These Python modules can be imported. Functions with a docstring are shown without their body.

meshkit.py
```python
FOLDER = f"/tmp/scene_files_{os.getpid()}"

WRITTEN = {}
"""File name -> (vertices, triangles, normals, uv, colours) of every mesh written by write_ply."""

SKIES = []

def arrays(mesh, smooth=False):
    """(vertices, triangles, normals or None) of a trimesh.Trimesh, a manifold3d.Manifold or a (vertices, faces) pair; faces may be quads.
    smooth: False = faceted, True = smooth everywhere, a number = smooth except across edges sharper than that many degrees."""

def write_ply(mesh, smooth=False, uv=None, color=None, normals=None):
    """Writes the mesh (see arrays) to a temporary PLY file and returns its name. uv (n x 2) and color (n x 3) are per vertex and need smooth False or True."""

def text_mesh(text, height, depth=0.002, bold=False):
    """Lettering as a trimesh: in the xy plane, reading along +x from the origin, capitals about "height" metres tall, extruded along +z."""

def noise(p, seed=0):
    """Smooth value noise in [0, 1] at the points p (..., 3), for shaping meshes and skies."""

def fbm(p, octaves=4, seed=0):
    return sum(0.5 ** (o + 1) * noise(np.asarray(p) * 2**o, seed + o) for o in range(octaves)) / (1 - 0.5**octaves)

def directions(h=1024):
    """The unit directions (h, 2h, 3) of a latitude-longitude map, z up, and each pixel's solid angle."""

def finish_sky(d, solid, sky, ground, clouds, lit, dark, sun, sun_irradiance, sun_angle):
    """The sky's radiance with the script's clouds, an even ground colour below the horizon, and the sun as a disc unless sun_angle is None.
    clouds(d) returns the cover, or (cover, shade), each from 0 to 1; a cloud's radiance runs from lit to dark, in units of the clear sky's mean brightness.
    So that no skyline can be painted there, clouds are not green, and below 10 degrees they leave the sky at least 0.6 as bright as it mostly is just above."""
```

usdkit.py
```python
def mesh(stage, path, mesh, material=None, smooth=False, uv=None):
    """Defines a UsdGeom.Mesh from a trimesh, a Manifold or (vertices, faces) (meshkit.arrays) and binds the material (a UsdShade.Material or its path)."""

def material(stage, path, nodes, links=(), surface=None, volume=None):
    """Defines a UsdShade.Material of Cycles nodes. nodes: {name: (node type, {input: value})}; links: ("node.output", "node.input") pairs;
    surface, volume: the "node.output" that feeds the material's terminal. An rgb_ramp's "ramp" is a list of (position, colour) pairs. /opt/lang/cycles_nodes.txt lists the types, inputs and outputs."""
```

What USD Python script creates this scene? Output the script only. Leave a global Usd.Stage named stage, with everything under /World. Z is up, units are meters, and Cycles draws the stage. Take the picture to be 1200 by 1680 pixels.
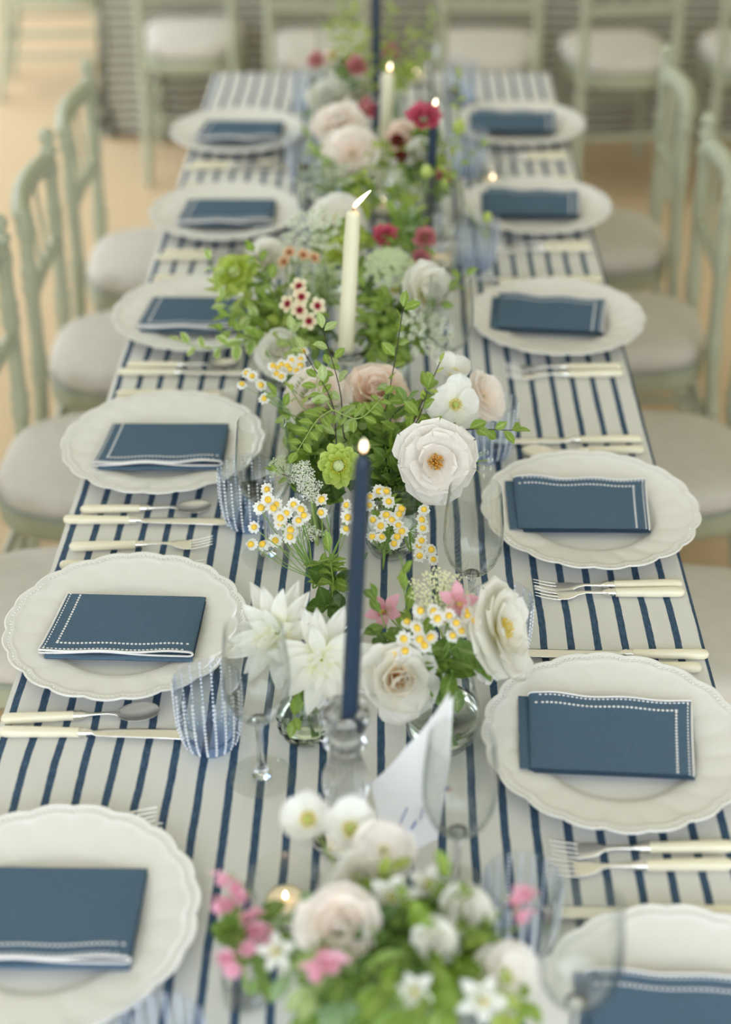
import math, random
import numpy as np
import usdkit
from pxr import Usd, UsdGeom, UsdLux, UsdShade, Gf, Sdf, Vt

stage = Usd.Stage.CreateInMemory()
UsdGeom.SetStageUpAxis(stage, UsdGeom.Tokens.z)
UsdGeom.SetStageMetersPerUnit(stage, 1.0)
UsdGeom.Xform.Define(stage, '/World')
UsdGeom.Scope.Define(stage, '/World/Looks')

# ------------------------------------------------------------------ camera
cam = UsdGeom.Camera.Define(stage, '/World/camera')
cam.AddTransformOp().Set(Gf.Matrix4d(
    0.9998177801692584, 0.018495075643760805, -0.004726376450101685, 0,
    -0.006152078334520417, 0.5465666665872828, 0.8373929966914173, 0,
    0.018070926638732016, -0.8372113300431365, 0.5465808544559715, 0,
    0.03420299207010613, 0.0, 1.9072490548847898, 1))
cam.CreateFocalLengthAttr(50.218)
cam.CreateHorizontalApertureAttr(24.0)
cam.CreateVerticalApertureAttr(33.6)
cam.CreateFStopAttr(1.8)
cam.CreateFocusDistanceAttr(1.87)
cam.CreateClippingRangeAttr(Gf.Vec2f(0.05, 1000))
cam.CreateExposureAttr(0.14)

# ------------------------------------------------------------------ daylight: a bright overcast sky outside the open marquee
dome = UsdLux.DomeLight.Define(stage, '/World/sky')
dome.CreateColorAttr(Gf.Vec3f(0.90, 0.97, 1.07))
dome.CreateIntensityAttr(1.0)

# ------------------------------------------------------------------ materials
LOOK = {}


def look(name, nodes, links=(), surface='p.BSDF'):
    LOOK[name] = usdkit.material(stage, '/World/Looks/' + name, nodes, links, surface=surface)
    return LOOK[name]


def plain(name, col, rough=0.5, var=0.0, scale=20, metallic=0.0, spec=0.5, bump=0.0, bscale=200, **kw):
    n = {'p': ('principled_bsdf', dict(base_color=col, roughness=rough, metallic=metallic, specular_ior_level=spec, **kw))}
    l = []
    if var:
        n['tc'] = ('texture_coordinate', {})
        n['n'] = ('noise_texture', {'scale': scale, 'detail': 3})
        n['r'] = ('rgb_ramp', {'ramp': [(0.3, tuple(c * (1 - var) for c in col)), (0.7, tuple(min(1, c * (1 + var)) for c in col))]})
        l += [('tc.object', 'n.vector'), ('n.fac', 'r.fac'), ('r.color', 'p.base_color')]
    if bump:
        n['tc2'] = ('texture_coordinate', {})
        n['bn'] = ('noise_texture', {'scale': bscale, 'detail': 2})
        n['b'] = ('bump', {'strength': bump, 'distance': 0.002})
        l += [('tc2.object', 'bn.vector'), ('bn.fac', 'b.height'), ('b.normal', 'p.normal')]
    return look(name, n, l)


def petal_look(name, stops, rough=0.6, trans=0.42, streak=0.05):
    """stops run along the petal from its base (0) to its tip (1)"""
    n = {'uv': ('texture_coordinate', {}), 's': ('separate_xyz', {}),
         'r': ('rgb_ramp', {'ramp': stops}),
         'm': ('mapping', {'scale': (14, 2, 1)}), 'n': ('noise_texture', {'scale': 2.0, 'detail': 2}),
         'h': ('hsv', {'fac': 1.0, 'saturation': 1.0, 'hue': 0.5}), 'mr': ('map_range', {'from_min': 0.3, 'from_max': 0.7, 'to_min': 1 - streak, 'to_max': 1 + streak}),
         'p': ('diffuse_bsdf', {}), 't': ('translucent_bsdf', {}), 'mx': ('mix_closure', {'fac': trans})}
    l = [('uv.UV', 's.vector'), ('s.y', 'r.fac'), ('uv.UV', 'm.vector'), ('m.vector', 'n.vector'), ('n.fac', 'mr.value'), ('mr.result', 'h.value'),
         ('r.color', 'h.color'), ('h.color', 'p.color'), ('h.color', 't.color'), ('p.BSDF', 'mx.closure1'), ('t.BSDF', 'mx.closure2')]
    return look(name, n, l, 'mx.closure')


def leaf_look(name, col, rib, edge=None, rough=0.42, trans=0.3):
    """a paler midrib down the middle (u = 0.5), mottled blade, optional pale margin"""
    ramp = [(0.0, col), (0.78, col), (0.93, rib), (1.0, rib)]
    if edge:
        ramp = [(0.0, edge), (0.32, edge), (0.42, col), (0.85, col), (0.95, rib), (1.0, rib)]
    n = {'uv': ('texture_coordinate', {}), 's': ('separate_xyz', {}), 'a': ('math', {'math_type': 'subtract', 'value2': 0.5}),
         'b': ('math', {'math_type': 'absolute'}), 'c': ('math', {'math_type': 'multiply_add', 'value2': -2.0, 'value3': 1.0}),
         'n': ('noise_texture', {'scale': 9.0, 'detail': 3}), 'mr': ('map_range', {'from_min': 0.3, 'from_max': 0.7, 'to_min': 0.78, 'to_max': 1.2}),
         'r': ('rgb_ramp', {'ramp': ramp}), 'h': ('hsv', {'fac': 1.0, 'saturation': 1.0, 'hue': 0.5}), 'tint': ('mix', {'mix_type': 'multiply', 'fac': 1.0, 'color2': (1.15, 1.25, 0.55)}),
         'p': ('principled_bsdf', {'roughness': rough, 'specular_ior_level': 0.45}), 't': ('translucent_bsdf', {}), 'mx': ('mix_closure', {'fac': trans})}
    l = [('uv.UV', 's.vector'), ('s.x', 'a.value1'), ('a.value', 'b.value1'), ('b.value', 'c.value1'), ('c.value', 'r.fac'), ('uv.UV', 'n.vector'), ('n.fac', 'mr.value'),
         ('mr.result', 'h.value'), ('r.color', 'h.color'), ('h.color', 'p.base_color'), ('h.color', 'tint.color1'), ('tint.color', 't.color'),
         ('p.BSDF', 'mx.closure1'), ('t.BSDF', 'mx.closure2')]
    return look(name, n, l, 'mx.closure')


def stripe_look(name, base, ink, pitch, offset, width, wobble, along='s.x'):
    """hand-printed stripes: u is metres across the cloth, v metres along it"""
    n = {'uv': ('texture_coordinate', {}), 's': ('separate_xyz', {}),
         'mw': ('mapping', {'scale': (6.0, 7.0, 1.0)}), 'w': ('noise_texture', {'scale': 1.0, 'detail': 2, 'roughness': 0.5}),
         'me': ('mapping', {'scale': (160.0, 55.0, 1.0)}), 'e': ('noise_texture', {'scale': 1.0, 'detail': 3, 'roughness': 0.6}),
         'w1': ('math', {'math_type': 'multiply_add', 'value2': wobble, 'value3': -0.5 * wobble}),
         'e1': ('math', {'math_type': 'multiply_add', 'value2': 0.0016, 'value3': -0.0008}),
         'x1': ('math', {'math_type': 'add'}), 'x2': ('math', {'math_type': 'add'}),
         'd': ('math', {'math_type': 'multiply_add', 'value2': 1.0 / pitch, 'value3': -offset / pitch + 100.5}),
         'f': ('math', {'math_type': 'fraction'}), 'c': ('math', {'math_type': 'subtract', 'value2': 0.5}), 'ab': ('math', {'math_type': 'absolute'}),
         'mk': ('map_range', {'from_min': 0.5 * width / pitch - 0.012, 'from_max': 0.5 * width / pitch + 0.012, 'to_min': 1.0, 'to_max': 0.0, 'clamp': True}),
         'mi': ('mapping', {'scale': (300.0, 90.0, 1.0)}), 'ni': ('noise_texture', {'scale': 1.0, 'detail': 4, 'roughness': 0.65}),
         'ri': ('rgb_ramp', {'ramp': [(0.3, ink[0]), (0.6, ink[1]), (0.78, ink[2])]}),
         'mb': ('mapping', {'scale': (40.0, 14.0, 1.0)}), 'nb': ('noise_texture', {'scale': 1.0, 'detail': 3}),
         'rb': ('rgb_ramp', {'ramp': [(0.3, tuple(c * 0.955 for c in base)), (0.7, base)]}),
         'mix': ('mix', {'mix_type': 'mix'}),
         'p': ('principled_bsdf', {'roughness': 0.85, 'specular_ior_level': 0.2, }),
         'wv': ('mapping', {'scale': (2200.0, 2200.0, 1.0)}), 'wn': ('noise_texture', {'scale': 1.0, 'detail': 1}), 'bp': ('bump', {'strength': 0.12, 'distance': 0.0006})}
    l = [('uv.UV', 's.vector'), ('uv.UV', 'mw.vector'), ('mw.vector', 'w.vector'), ('uv.UV', 'me.vector'), ('me.vector', 'e.vector'),
         ('w.fac', 'w1.value1'), ('e.fac', 'e1.value1'), (along, 'x1.value1'), ('w1.value', 'x1.value2'), ('x1.value', 'x2.value1'), ('e1.value', 'x2.value2'),
         ('x2.value', 'd.value1'), ('d.value', 'f.value1'), ('f.value', 'c.value1'), ('c.value', 'ab.value1'), ('ab.value', 'mk.value'),
         ('uv.UV', 'mi.vector'), ('mi.vector', 'ni.vector'), ('ni.fac', 'ri.fac'), ('uv.UV', 'mb.vector'), ('mb.vector', 'nb.vector'), ('nb.fac', 'rb.fac'),
         ('mk.result', 'mix.fac'), ('rb.color', 'mix.color1'), ('ri.color', 'mix.color2'), ('mix.color', 'p.base_color'),
         ('uv.UV', 'wv.vector'), ('wv.vector', 'wn.vector'), ('wn.fac', 'bp.height'), ('bp.normal', 'p.normal')]
    return look(name, n, l)


# ------------------------------------------------------------------ mesh helpers (all return vertices, triangles, uv)
USED = {}


def path_for(parent, name):
    k = USED.get((parent, name), 0)
    USED[(parent, name)] = k + 1
    return f'{parent}/{name}' if k == 0 else f'{parent}/{name}_{k:03d}'


def data(prim, **kw):
    for k, v in kw.items():
        if v is not None:
            prim.SetCustomDataByKey(k, v)


def add(parent, name, geo, mat, smooth=True, label=None, cat=None, group=None, kind=None):
    v, f = np.asarray(geo[0], np.float32), np.asarray(geo[1], np.int32)
    uv = geo[2] if len(geo) > 2 else None
    p = path_for(parent, name)
    m = UsdGeom.Mesh.Define(stage, p)
    m.CreatePointsAttr(Vt.Vec3fArray.FromNumpy(np.ascontiguousarray(v)))
    m.CreateFaceVertexCountsAttr(Vt.IntArray.FromNumpy(np.full(len(f), 3, np.int32)))
    m.CreateFaceVertexIndicesAttr(Vt.IntArray.FromNumpy(np.ascontiguousarray(f.ravel())))
    m.CreateSubdivisionSchemeAttr('none')
    if smooth:
        fn = np.cross(v[f[:, 1]] - v[f[:, 0]], v[f[:, 2]] - v[f[:, 0]])
        n = np.zeros_like(v)
        for k in range(3):
            np.add.at(n, f[:, k], fn)
        ln = np.linalg.norm(n, axis=1, keepdims=True)
        n = np.where(ln > 1e-20, n / np.maximum(ln, 1e-20), np.array([0, 0, 1.0]))
        m.CreateNormalsAttr(Vt.Vec3fArray.FromNumpy(np.ascontiguousarray(n.astype(np.float32))))
        m.SetNormalsInterpolation('vertex')
    if uv is not None:
        UsdGeom.PrimvarsAPI(m).CreatePrimvar('st', Sdf.ValueTypeNames.TexCoord2fArray, 'vertex').Set(Vt.Vec2fArray.FromNumpy(np.ascontiguousarray(np.asarray(uv, np.float32))))
    UsdShade.MaterialBindingAPI.Apply(m.GetPrim()).Bind(LOOK[mat])
    data(m.GetPrim(), label=label, category=cat, group=group, kind=kind)
    return p


def thing(name, label, cat, loc=(0, 0, 0), rz=0.0, group=None, kind=None):
    p = path_for('/World', name)
    x = UsdGeom.Xform.Define(stage, p)
    x.AddTranslateOp().Set(Gf.Vec3d(*[float(c) for c in loc]))
    if rz:
        x.AddRotateZOp().Set(float(rz))
    data(x.GetPrim(), label=label, category=cat, group=group, kind=kind)
    return p


def dup(src, loc, rz=0.0, label=None, group=None):
    name = src.split('/')[-1]
    if name[-4:-3] == '_' and name[-3:].isdigit():
        name = name[:-4]
    was = stage.GetPrimAtPath(src).GetCustomData()
    p = thing(name, label or was['label'], was['category'], loc, rz, group or was.get('group'))
    pr = stage.GetPrimAtPath(p)
    pr.GetReferences().AddInternalReference(src)
    pr.SetInstanceable(True)
    return p


def join(*geos):
    vs, fs, us, k = [], [], [], 0
    has = all(len(g) > 2 and g[2] is not None for g in geos)
    for g in geos:
        vs.append(np.asarray(g[0], float)); fs.append(np.asarray(g[1], int) + k); k += len(g[0])
        if has:
            us.append(g[2])
    return (np.vstack(vs), np.vstack(fs), np.vstack(us)) if has else (np.vstack(vs), np.vstack(fs))


def grid_faces(nu, nv, wrap_u=False):
    a = np.arange(nu if wrap_u else nu - 1)
    b = np.arange(nv - 1)
    A, B = np.meshgrid(a, b, indexing='ij')
    A, B = A.ravel(), B.ravel()
    A2 = (A + 1) % nu
    q = np.stack([A * nv + B, A2 * nv + B, A2 * nv + B + 1, A * nv + B + 1], 1)
    return np.vstack([q[:, [0, 1, 2]], q[:, [0, 2, 3]]])


def lathe(prof, n=32, flute=None):
    """prof: (r, z) from bottom to top; flute(theta, k) scales the radius"""
    prof = np.asarray(prof, float)
    th = np.arange(n) * 2 * np.pi / n
    r = np.repeat(prof[None, :, 0], n, 0)
    if flute is not None:
        r = r * flute(th[:, None], np.arange(len(prof))[None, :])
    v = np.stack([r * np.cos(th)[:, None], r * np.sin(th)[:, None], np.repeat(prof[None, :, 1], n, 0)], -1).reshape(-1, 3)
    return v, grid_faces(n, len(prof), True)


def smooth_path(pts, n):
    """Catmull-Rom through the points"""
    p = np.asarray(pts, float)
    if len(p) == 2:
        return p[0] + (p[1] - p[0]) * np.linspace(0, 1, n)[:, None]
    q = np.vstack([2 * p[0] - p[1], p, 2 * p[-1] - p[-2]])
    t = np.linspace(0, len(p) - 1, n)
    i = np.minimum(t.astype(int), len(p) - 2)
    u = (t - i)[:, None]
    a, b, c, d = q[i], q[i + 1], q[i + 2], q[i + 3]
    return 0.5 * (2 * b + (c - a) * u + (2 * a - 5 * b + 4 * c - d) * u ** 2 + (3 * b - a - 3 * c + d) * u ** 3)


def tube(pts, rad, n=6, flat=1.0, caps=True, up=None):
    p = np.asarray(pts, float)
    m = len(p)
    rad = np.broadcast_to(np.asarray(rad, float), (m,))
    t = np.gradient(p, axis=0)
    t /= np.linalg.norm(t, axis=1, keepdims=True) + 1e-12
    a = np.zeros_like(p)
    ref = np.array(up if up is not None else ([0, 0, 1.0] if abs(t[0, 2]) < 0.9 else [1.0, 0, 0]))
    cur = np.cross(t[0], ref); cur /= np.linalg.norm(cur)
    for k in range(m):
        cur = cur - t[k] * (cur @ t[k]); cur /= np.linalg.norm(cur) + 1e-12
        a[k] = cur
    b = np.cross(t, a)
    th = np.arange(n) * 2 * np.pi / n
    v = p[None] + rad[None, :, None] * (np.cos(th)[:, None, None] * a[None] + flat * np.sin(th)[:, None, None] * b[None])
    v = v.reshape(-1, 3)
    f = grid_faces(n, m, True)[:, ::-1]
    if caps:
        k = len(v)
        v = np.vstack([v, p[0], p[-1]])
        i = np.arange(n)
        j = (i + 1) % n
        f = np.vstack([f, np.stack([np.full(n, k), i * m, j * m], 1)[:, ::-1][:, ::-1], np.stack([np.full(n, k + 1), j * m + m - 1, i * m + m - 1], 1)])
    return v, f


def ring(r, rt, n=24, z=0.0, m=6):
    th = np.arange(n) * 2 * np.pi / n
    ph = np.arange(m + 1) * 2 * np.pi / m
    R = r + rt * np.cos(ph)[None]
    v = np.stack([R * np.cos(th)[:, None], R * np.sin(th)[:, None], z + np.repeat(rt * np.sin(ph)[None], n, 0)], -1).reshape(-1, 3)
    return v, grid_faces(n, m + 1, True)


def loft(xs, zs, hw, ht, n=10, ys=None, power=1.0):
    """a bar along +x with elliptical (or squarer, power < 1) sections: half widths hw, half thicknesses ht"""
    th = np.arange(n) * 2 * np.pi / n
    c, s = np.cos(th), np.sin(th)
    c, s = np.sign(c) * np.abs(c) ** power, np.sign(s) * np.abs(s) ** power
    xs, zs, hw, ht = (np.asarray(q, float) for q in (xs, zs, hw, ht))
    ys = np.zeros_like(xs) if ys is None else np.asarray(ys, float)
    m = len(xs)
    v = np.stack([np.repeat(xs[None], n, 0), ys[None] + c[:, None] * hw[None], zs[None] + s[:, None] * ht[None]], -1).reshape(-1, 3)
    f = grid_faces(n, m, True)[:, ::-1]
    k = len(v)
    v = np.vstack([v, [xs[0], ys[0], zs[0]], [xs[-1], ys[-1], zs[-1]]])
    i = np.arange(n); j = (i + 1) % n
    f = np.vstack([f, np.stack([np.full(n, k), j * m, i * m], 1), np.stack([np.full(n, k + 1), i * m + m - 1, j * m + m - 1], 1)])
    return v, f


def rbox(cx, cy, cz, sx, sy, sz, b=0.003):
    """box with bevelled edges"""
    x, y, z = sx / 2, sy / 2, sz / 2
    b = min(b, x * 0.9, y * 0.9, z * 0.9)
    pts = []
    for s0 in (-1, 1):
        for s1 in (-1, 1):
            for s2 in (-1, 1):
                pts += [(s0 * (x - b), s1 * (y - b), s2 * z), (s0 * (x - b), s1 * y, s2 * (z - b)), (s0 * x, s1 * (y - b), s2 * (z - b))]
    from scipy.spatial import ConvexHull
    pts = np.array(pts)
    h = ConvexHull(pts)
    f = h.simplices.copy()
    nrm = h.equations[:, :3]
    fl = np.einsum('ij,ij->i', np.cross(pts[f[:, 1]] - pts[f[:, 0]], pts[f[:, 2]] - pts[f[:, 0]]), nrm) < 0
    f[fl] = f[fl][:, ::-1]
    return pts + np.array([cx, cy, cz]), f


def ball(c, rx, ry=None, rz=None, n=8, m=5):
    ry, rz = ry or rx, rz or rx
    ph = np.linspace(-np.pi / 2, np.pi / 2, m)
    v, f = lathe([(max(math.cos(a), 1e-4), math.sin(a)) for a in ph], n)
    return v * np.array([rx, ry, rz]) + np.asarray(c, float), f


def basis(n, spin=0.0):
    n = np.asarray(n, float); n = n / np.linalg.norm(n)
    ref = np.array([0, 0, 1.0]) if abs(n[2]) < 0.95 else np.array([0, 1.0, 0])
    x = np.cross(ref, n); x /= np.linalg.norm(x)
    y = np.cross(n, x)
    c, s = math.cos(spin), math.sin(spin)
    return np.stack([x * c + y * s, -x * s + y * c, n])


def turn(geo, B, at=(0, 0, 0)):
    return (np.asarray(geo[0]) @ B + np.asarray(at, float),) + tuple(geo[1:])


def rotz(geo, a, at=(0, 0, 0)):
    c, s = math.cos(a), math.sin(a)
    return (np.asarray(geo[0]) @ np.array([[c, s, 0], [-s, c, 0], [0, 0, 1.0]]) + np.asarray(at, float),) + tuple(geo[1:])


def petal(L, W, phi0, curl, cup=0.25, ruffle=0.0, widest=0.62, tip=0.5, notch=0.0, rng=None, ns=7, nt=7, base=0.18, seed=0):
    """a petal from the origin outwards along +x; phi0: start angle above horizontal (deg), curl: bend over its length (deg, + curls up)"""
    s = np.linspace(0, 1, ns)
    ang = np.radians(phi0 + curl * s)
    ds = L / (ns - 1)
    cx = np.concatenate([[0], np.cumsum(np.cos((ang[1:] + ang[:-1]) / 2) * ds)])
    cz = np.concatenate([[0], np.cumsum(np.sin((ang[1:] + ang[:-1]) / 2) * ds)])
    up = s < widest
    w = np.where(up, base + (1 - base) * np.sin(np.clip(s / widest, 0, 1) * np.pi / 2) ** 1.1,
                 np.cos(np.clip((s - widest) / (1 - widest), 0, 1) * np.pi / 2) ** tip)
    w = np.maximum(w, 0.03) * W / 2
    t = np.linspace(-1, 1, nt)
    S, T = np.meshgrid(s, t, indexing='ij')
    off = cup * w[:, None] * T ** 2
    if ruffle:
        r = rng or random.Random(seed)
        a, b, c = r.uniform(0, 6), r.uniform(0, 6), r.uniform(2.2, 3.4)
        off = off + ruffle * L * S ** 2 * (np.sin(T * c + a) + 0.6 * np.sin(T * c * 2.1 + b + 3 * S) + 0.45 * S ** 3 * np.sin(T * c * 3.6 + a + b))
    ext = 1 - notch * (1 - np.abs(T)) * S ** 4
    X = cx[:, None] * ext + off * -np.sin(ang)[:, None]
    Z = cz[:, None] * ext + off * np.cos(ang)[:, None]
    Y = w[:, None] * T
    v = np.stack([X, Y, Z], -1).reshape(-1, 3)
    uv = np.stack([(T + 1) / 2, S], -1).reshape(-1, 2)
    return v, grid_faces(ns, nt), uv


def leaf(L, W, bend=-25, fold=0.25, ns=6, widest=0.45, tip=0.75, stalk=0.08, twist=0.0, wave=0.0):
    g = petal(L, W, 10, bend, cup=fold, widest=widest, tip=tip, base=0.1, ns=ns, nt=5)
    v = g[0].copy()
    if wave:
        v[:, 2] += wave * L * np.sin(g[2][:, 1] * 9) * np.abs(g[2][:, 0] - 0.5) * 2
    v[:, 0] += stalk * L
    return v, g[1], g[2]


V = np.array


def unit(a):
    a = np.asarray(a, float)
    return a / (np.linalg.norm(a) + 1e-12)


CAMV = unit((0.0, -0.80, 0.60))


def orient(d, up=(0, 0, 1), roll=0.0):
    """rows: local x -> d, local z -> as near up as possible"""
    d = unit(d)
    z = np.asarray(up, float) - d * (np.asarray(up, float) @ d)
    if np.linalg.norm(z) < 1e-3:
        z = np.array([1.0, 0, 0]) - d * d[0]
    z = unit(z)
    y = np.cross(z, d)
    c, s = math.cos(roll), math.sin(roll)
    return np.stack([d, y * c + z * s, -y * s + z * c])


def solid(g):
    v, f = np.asarray(g[0], float), np.asarray(g[1], int)
    a, b, c = v[f[:, 0]], v[f[:, 1]], v[f[:, 2]]
    if np.einsum('ij,ij->i', a, np.cross(b, c)).sum() < 0:
        f = f[:, ::-1]
    return (v, f) + tuple(g[2:])


# colours (linear)
plain('floor_matting', (0.63, 0.475, 0.295), 0.9, var=0.08, scale=60, bump=0.4, bscale=260, spec=0.1)
plain('canvas', (0.40, 0.345, 0.19), 0.9, spec=0.1)
look('roof_canvas', {'d': ('diffuse_bsdf', {'color': (0.62, 0.56, 0.40)}), 't': ('translucent_bsdf', {'color': (0.93, 0.91, 0.82)}), 'x': ('mix_closure', {'fac': 0.40})}, [('d.BSDF', 'x.closure1'), ('t.BSDF', 'x.closure2')], 'x.closure')
plain('lawn', (0.10, 0.17, 0.04), 0.95, var=0.3, scale=3, spec=0.1)
plain('table_wood', (0.35, 0.24, 0.14), 0.6, var=0.15, scale=12)
plain('sage_paint', (0.44, 0.462, 0.335), 0.5, var=0.05, scale=18, spec=0.4)
plain('seat_linen', (0.67, 0.63, 0.56), 0.9, var=0.03, scale=40, bump=0.2, bscale=900, spec=0.15)
plain('piping', (0.40, 0.44, 0.36), 0.8)
plain('china', (0.79, 0.78, 0.745), 0.16, spec=0.5)
plain('napkin_blue', (0.084, 0.138, 0.200), 0.9, var=0.10, scale=500, spec=0.12, bump=0.15, bscale=2500)
plain('white_thread', (0.80, 0.78, 0.76), 0.8, spec=0.2)
plain('ivory_handle', (0.84, 0.79, 0.62), 0.3, spec=0.5)
plain('silver', (0.86, 0.85, 0.82), 0.22, metallic=1.0)
plain('wax_blue', (0.016, 0.036, 0.072), 0.42, spec=0.45)
plain('wax_cream', (0.84, 0.80, 0.60), 0.45, spec=0.4)
plain('wick', (0.03, 0.02, 0.015), 0.9)
plain('tea_wax', (0.85, 0.76, 0.55), 0.5)
plain('paper', (0.84, 0.83, 0.84), 0.8, spec=0.2)
plain('print_blue', (0.25, 0.30, 0.62), 0.8)
plain('print_red', (0.65, 0.25, 0.28), 0.8)
plain('bead_white', (0.85, 0.87, 0.90), 0.35)
# thin blown glass: clear when seen square on, darker and shinier towards its edges
THIN = {'f': ('layer_weight', {'blend': 0.5}), 'pw': ('math', {'math_type': 'power', 'value2': 3.0}), 'm': ('math', {'math_type': 'multiply_add', 'value2': 0.55, 'value3': 0.03}),
        'g': ('glossy_bsdf', {'color': (1.0, 1.0, 1.0), 'roughness': 0.01}), 'x': ('mix_closure', {}), 't': ('transparent_bsdf', {})}
THIN_L = [('f.facing', 'pw.value1'), ('pw.value', 'm.value1'), ('m.value', 'x.fac'), ('t.BSDF', 'x.closure1'), ('g.BSDF', 'x.closure2')]
look('glass', {**THIN, 'c': ('rgb_ramp', {'ramp': [(0.0, (0.985, 0.99, 0.985)), (0.6, (0.96, 0.97, 0.96)), (0.86, (0.74, 0.77, 0.75)), (1.0, (0.42, 0.46, 0.45))]})}, THIN_L + [('f.facing', 'c.fac'), ('c.color', 't.color')], 'x.closure')
look('solid_glass', {'p': ('principled_bsdf', {'base_color': (1, 1, 1), 'roughness': 0.0, 'ior': 1.45, 'transmission_weight': 1.0})})
look('cut_crystal', {'p': ('principled_bsdf', {'base_color': (0.98, 0.99, 1), 'roughness': 0.02, 'ior': 1.5, 'transmission_weight': 1.0})})
look('blue_glass', {**THIN, 'uv': ('texture_coordinate', {}), 's': ('separate_xyz', {}), 'r': ('rgb_ramp', {'ramp': [(0.0, (0.62, 0.74, 0.95)), (0.10, (0.78, 0.86, 0.975)), (0.35, (0.93, 0.96, 0.99)), (1.0, (0.97, 0.98, 1.0))]}),
                    'c': ('rgb_ramp', {'ramp': [(0.0, (1.0, 1.0, 1.0)), (0.55, (0.97, 0.98, 0.99)), (0.80, (0.80, 0.84, 0.92)), (1.0, (0.36, 0.43, 0.62))]}), 'mu': ('mix', {'mix_type': 'multiply', 'fac': 1.0})},
     THIN_L + [('uv.UV', 's.vector'), ('s.y', 'r.fac'), ('f.facing', 'c.fac'), ('r.color', 'mu.color1'), ('c.color', 'mu.color2'), ('mu.color', 't.color')], 'x.closure')
look('green_glass', {'p': ('principled_bsdf', {'base_color': (0.93, 0.98, 0.93), 'roughness': 0.0, 'ior': 1.45, 'transmission_weight': 1.0})})
look('water', {'p': ('principled_bsdf', {'base_color': (0.93, 0.97, 0.88), 'roughness': 0.0, 'ior': 1.33, 'transmission_weight': 1.0})})
look('flame', {'tc': ('texture_coordinate', {}), 's': ('separate_xyz', {}), 'r': ('rgb_ramp', {'ramp': [(0.0, (1.0, 0.34, 0.10)), (0.25, (1.0, 0.72, 0.45)), (1.0, (1.0, 0.88, 0.70))]}),
               'e': ('emission', {'strength': 7.0})}, [('tc.UV', 's.vector'), ('s.y', 'r.fac'), ('r.color', 'e.color')], 'e.emission')
stripe_look('table_stripe', (0.70, 0.695, 0.66), ((0.026, 0.054, 0.098), (0.055, 0.104, 0.175), (0.10, 0.17, 0.27)), 0.0328, -0.371, 0.0088, 0.006)
stripe_look('skirt_stripe', (0.46, 0.44, 0.35), ((0.10, 0.10, 0.08), (0.13, 0.13, 0.11), (0.17, 0.17, 0.15)), 0.0328, 0.0, 0.0115, 0.006)

# ------------------------------------------------------------------ the setting: an open-fronted marquee with a matting floor
X0, X1, Y0, Y1, ZC = (-2.6, 3.2, -1.0, 9.0, 3.0)
WL = 8.7
WN = 2.8
add('/World', 'floor', rbox((X0 + X1) / 2, (Y0 + Y1) / 2, -0.02, X1 - X0, Y1 - Y0, 0.04), 'floor_matting', False, 'plain tan coir matting floor under the tables and chairs', 'floor', kind='structure')
add('/World', 'ceiling', rbox((X0 + X1) / 2, (Y0 + Y1) / 2, ZC + 0.02, X1 - X0, Y1 - Y0, 0.04), 'roof_canvas', False, 'cream canvas marquee roof above the tables', 'ceiling', kind='structure')
add('/World', 'wall_right', rbox(X1 + 0.02, (Y0 + Y1) / 2, ZC / 2, 0.04, Y1 - Y0, ZC), 'canvas', False, 'cream canvas side wall of the marquee on the right', 'wall', kind='structure')
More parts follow.
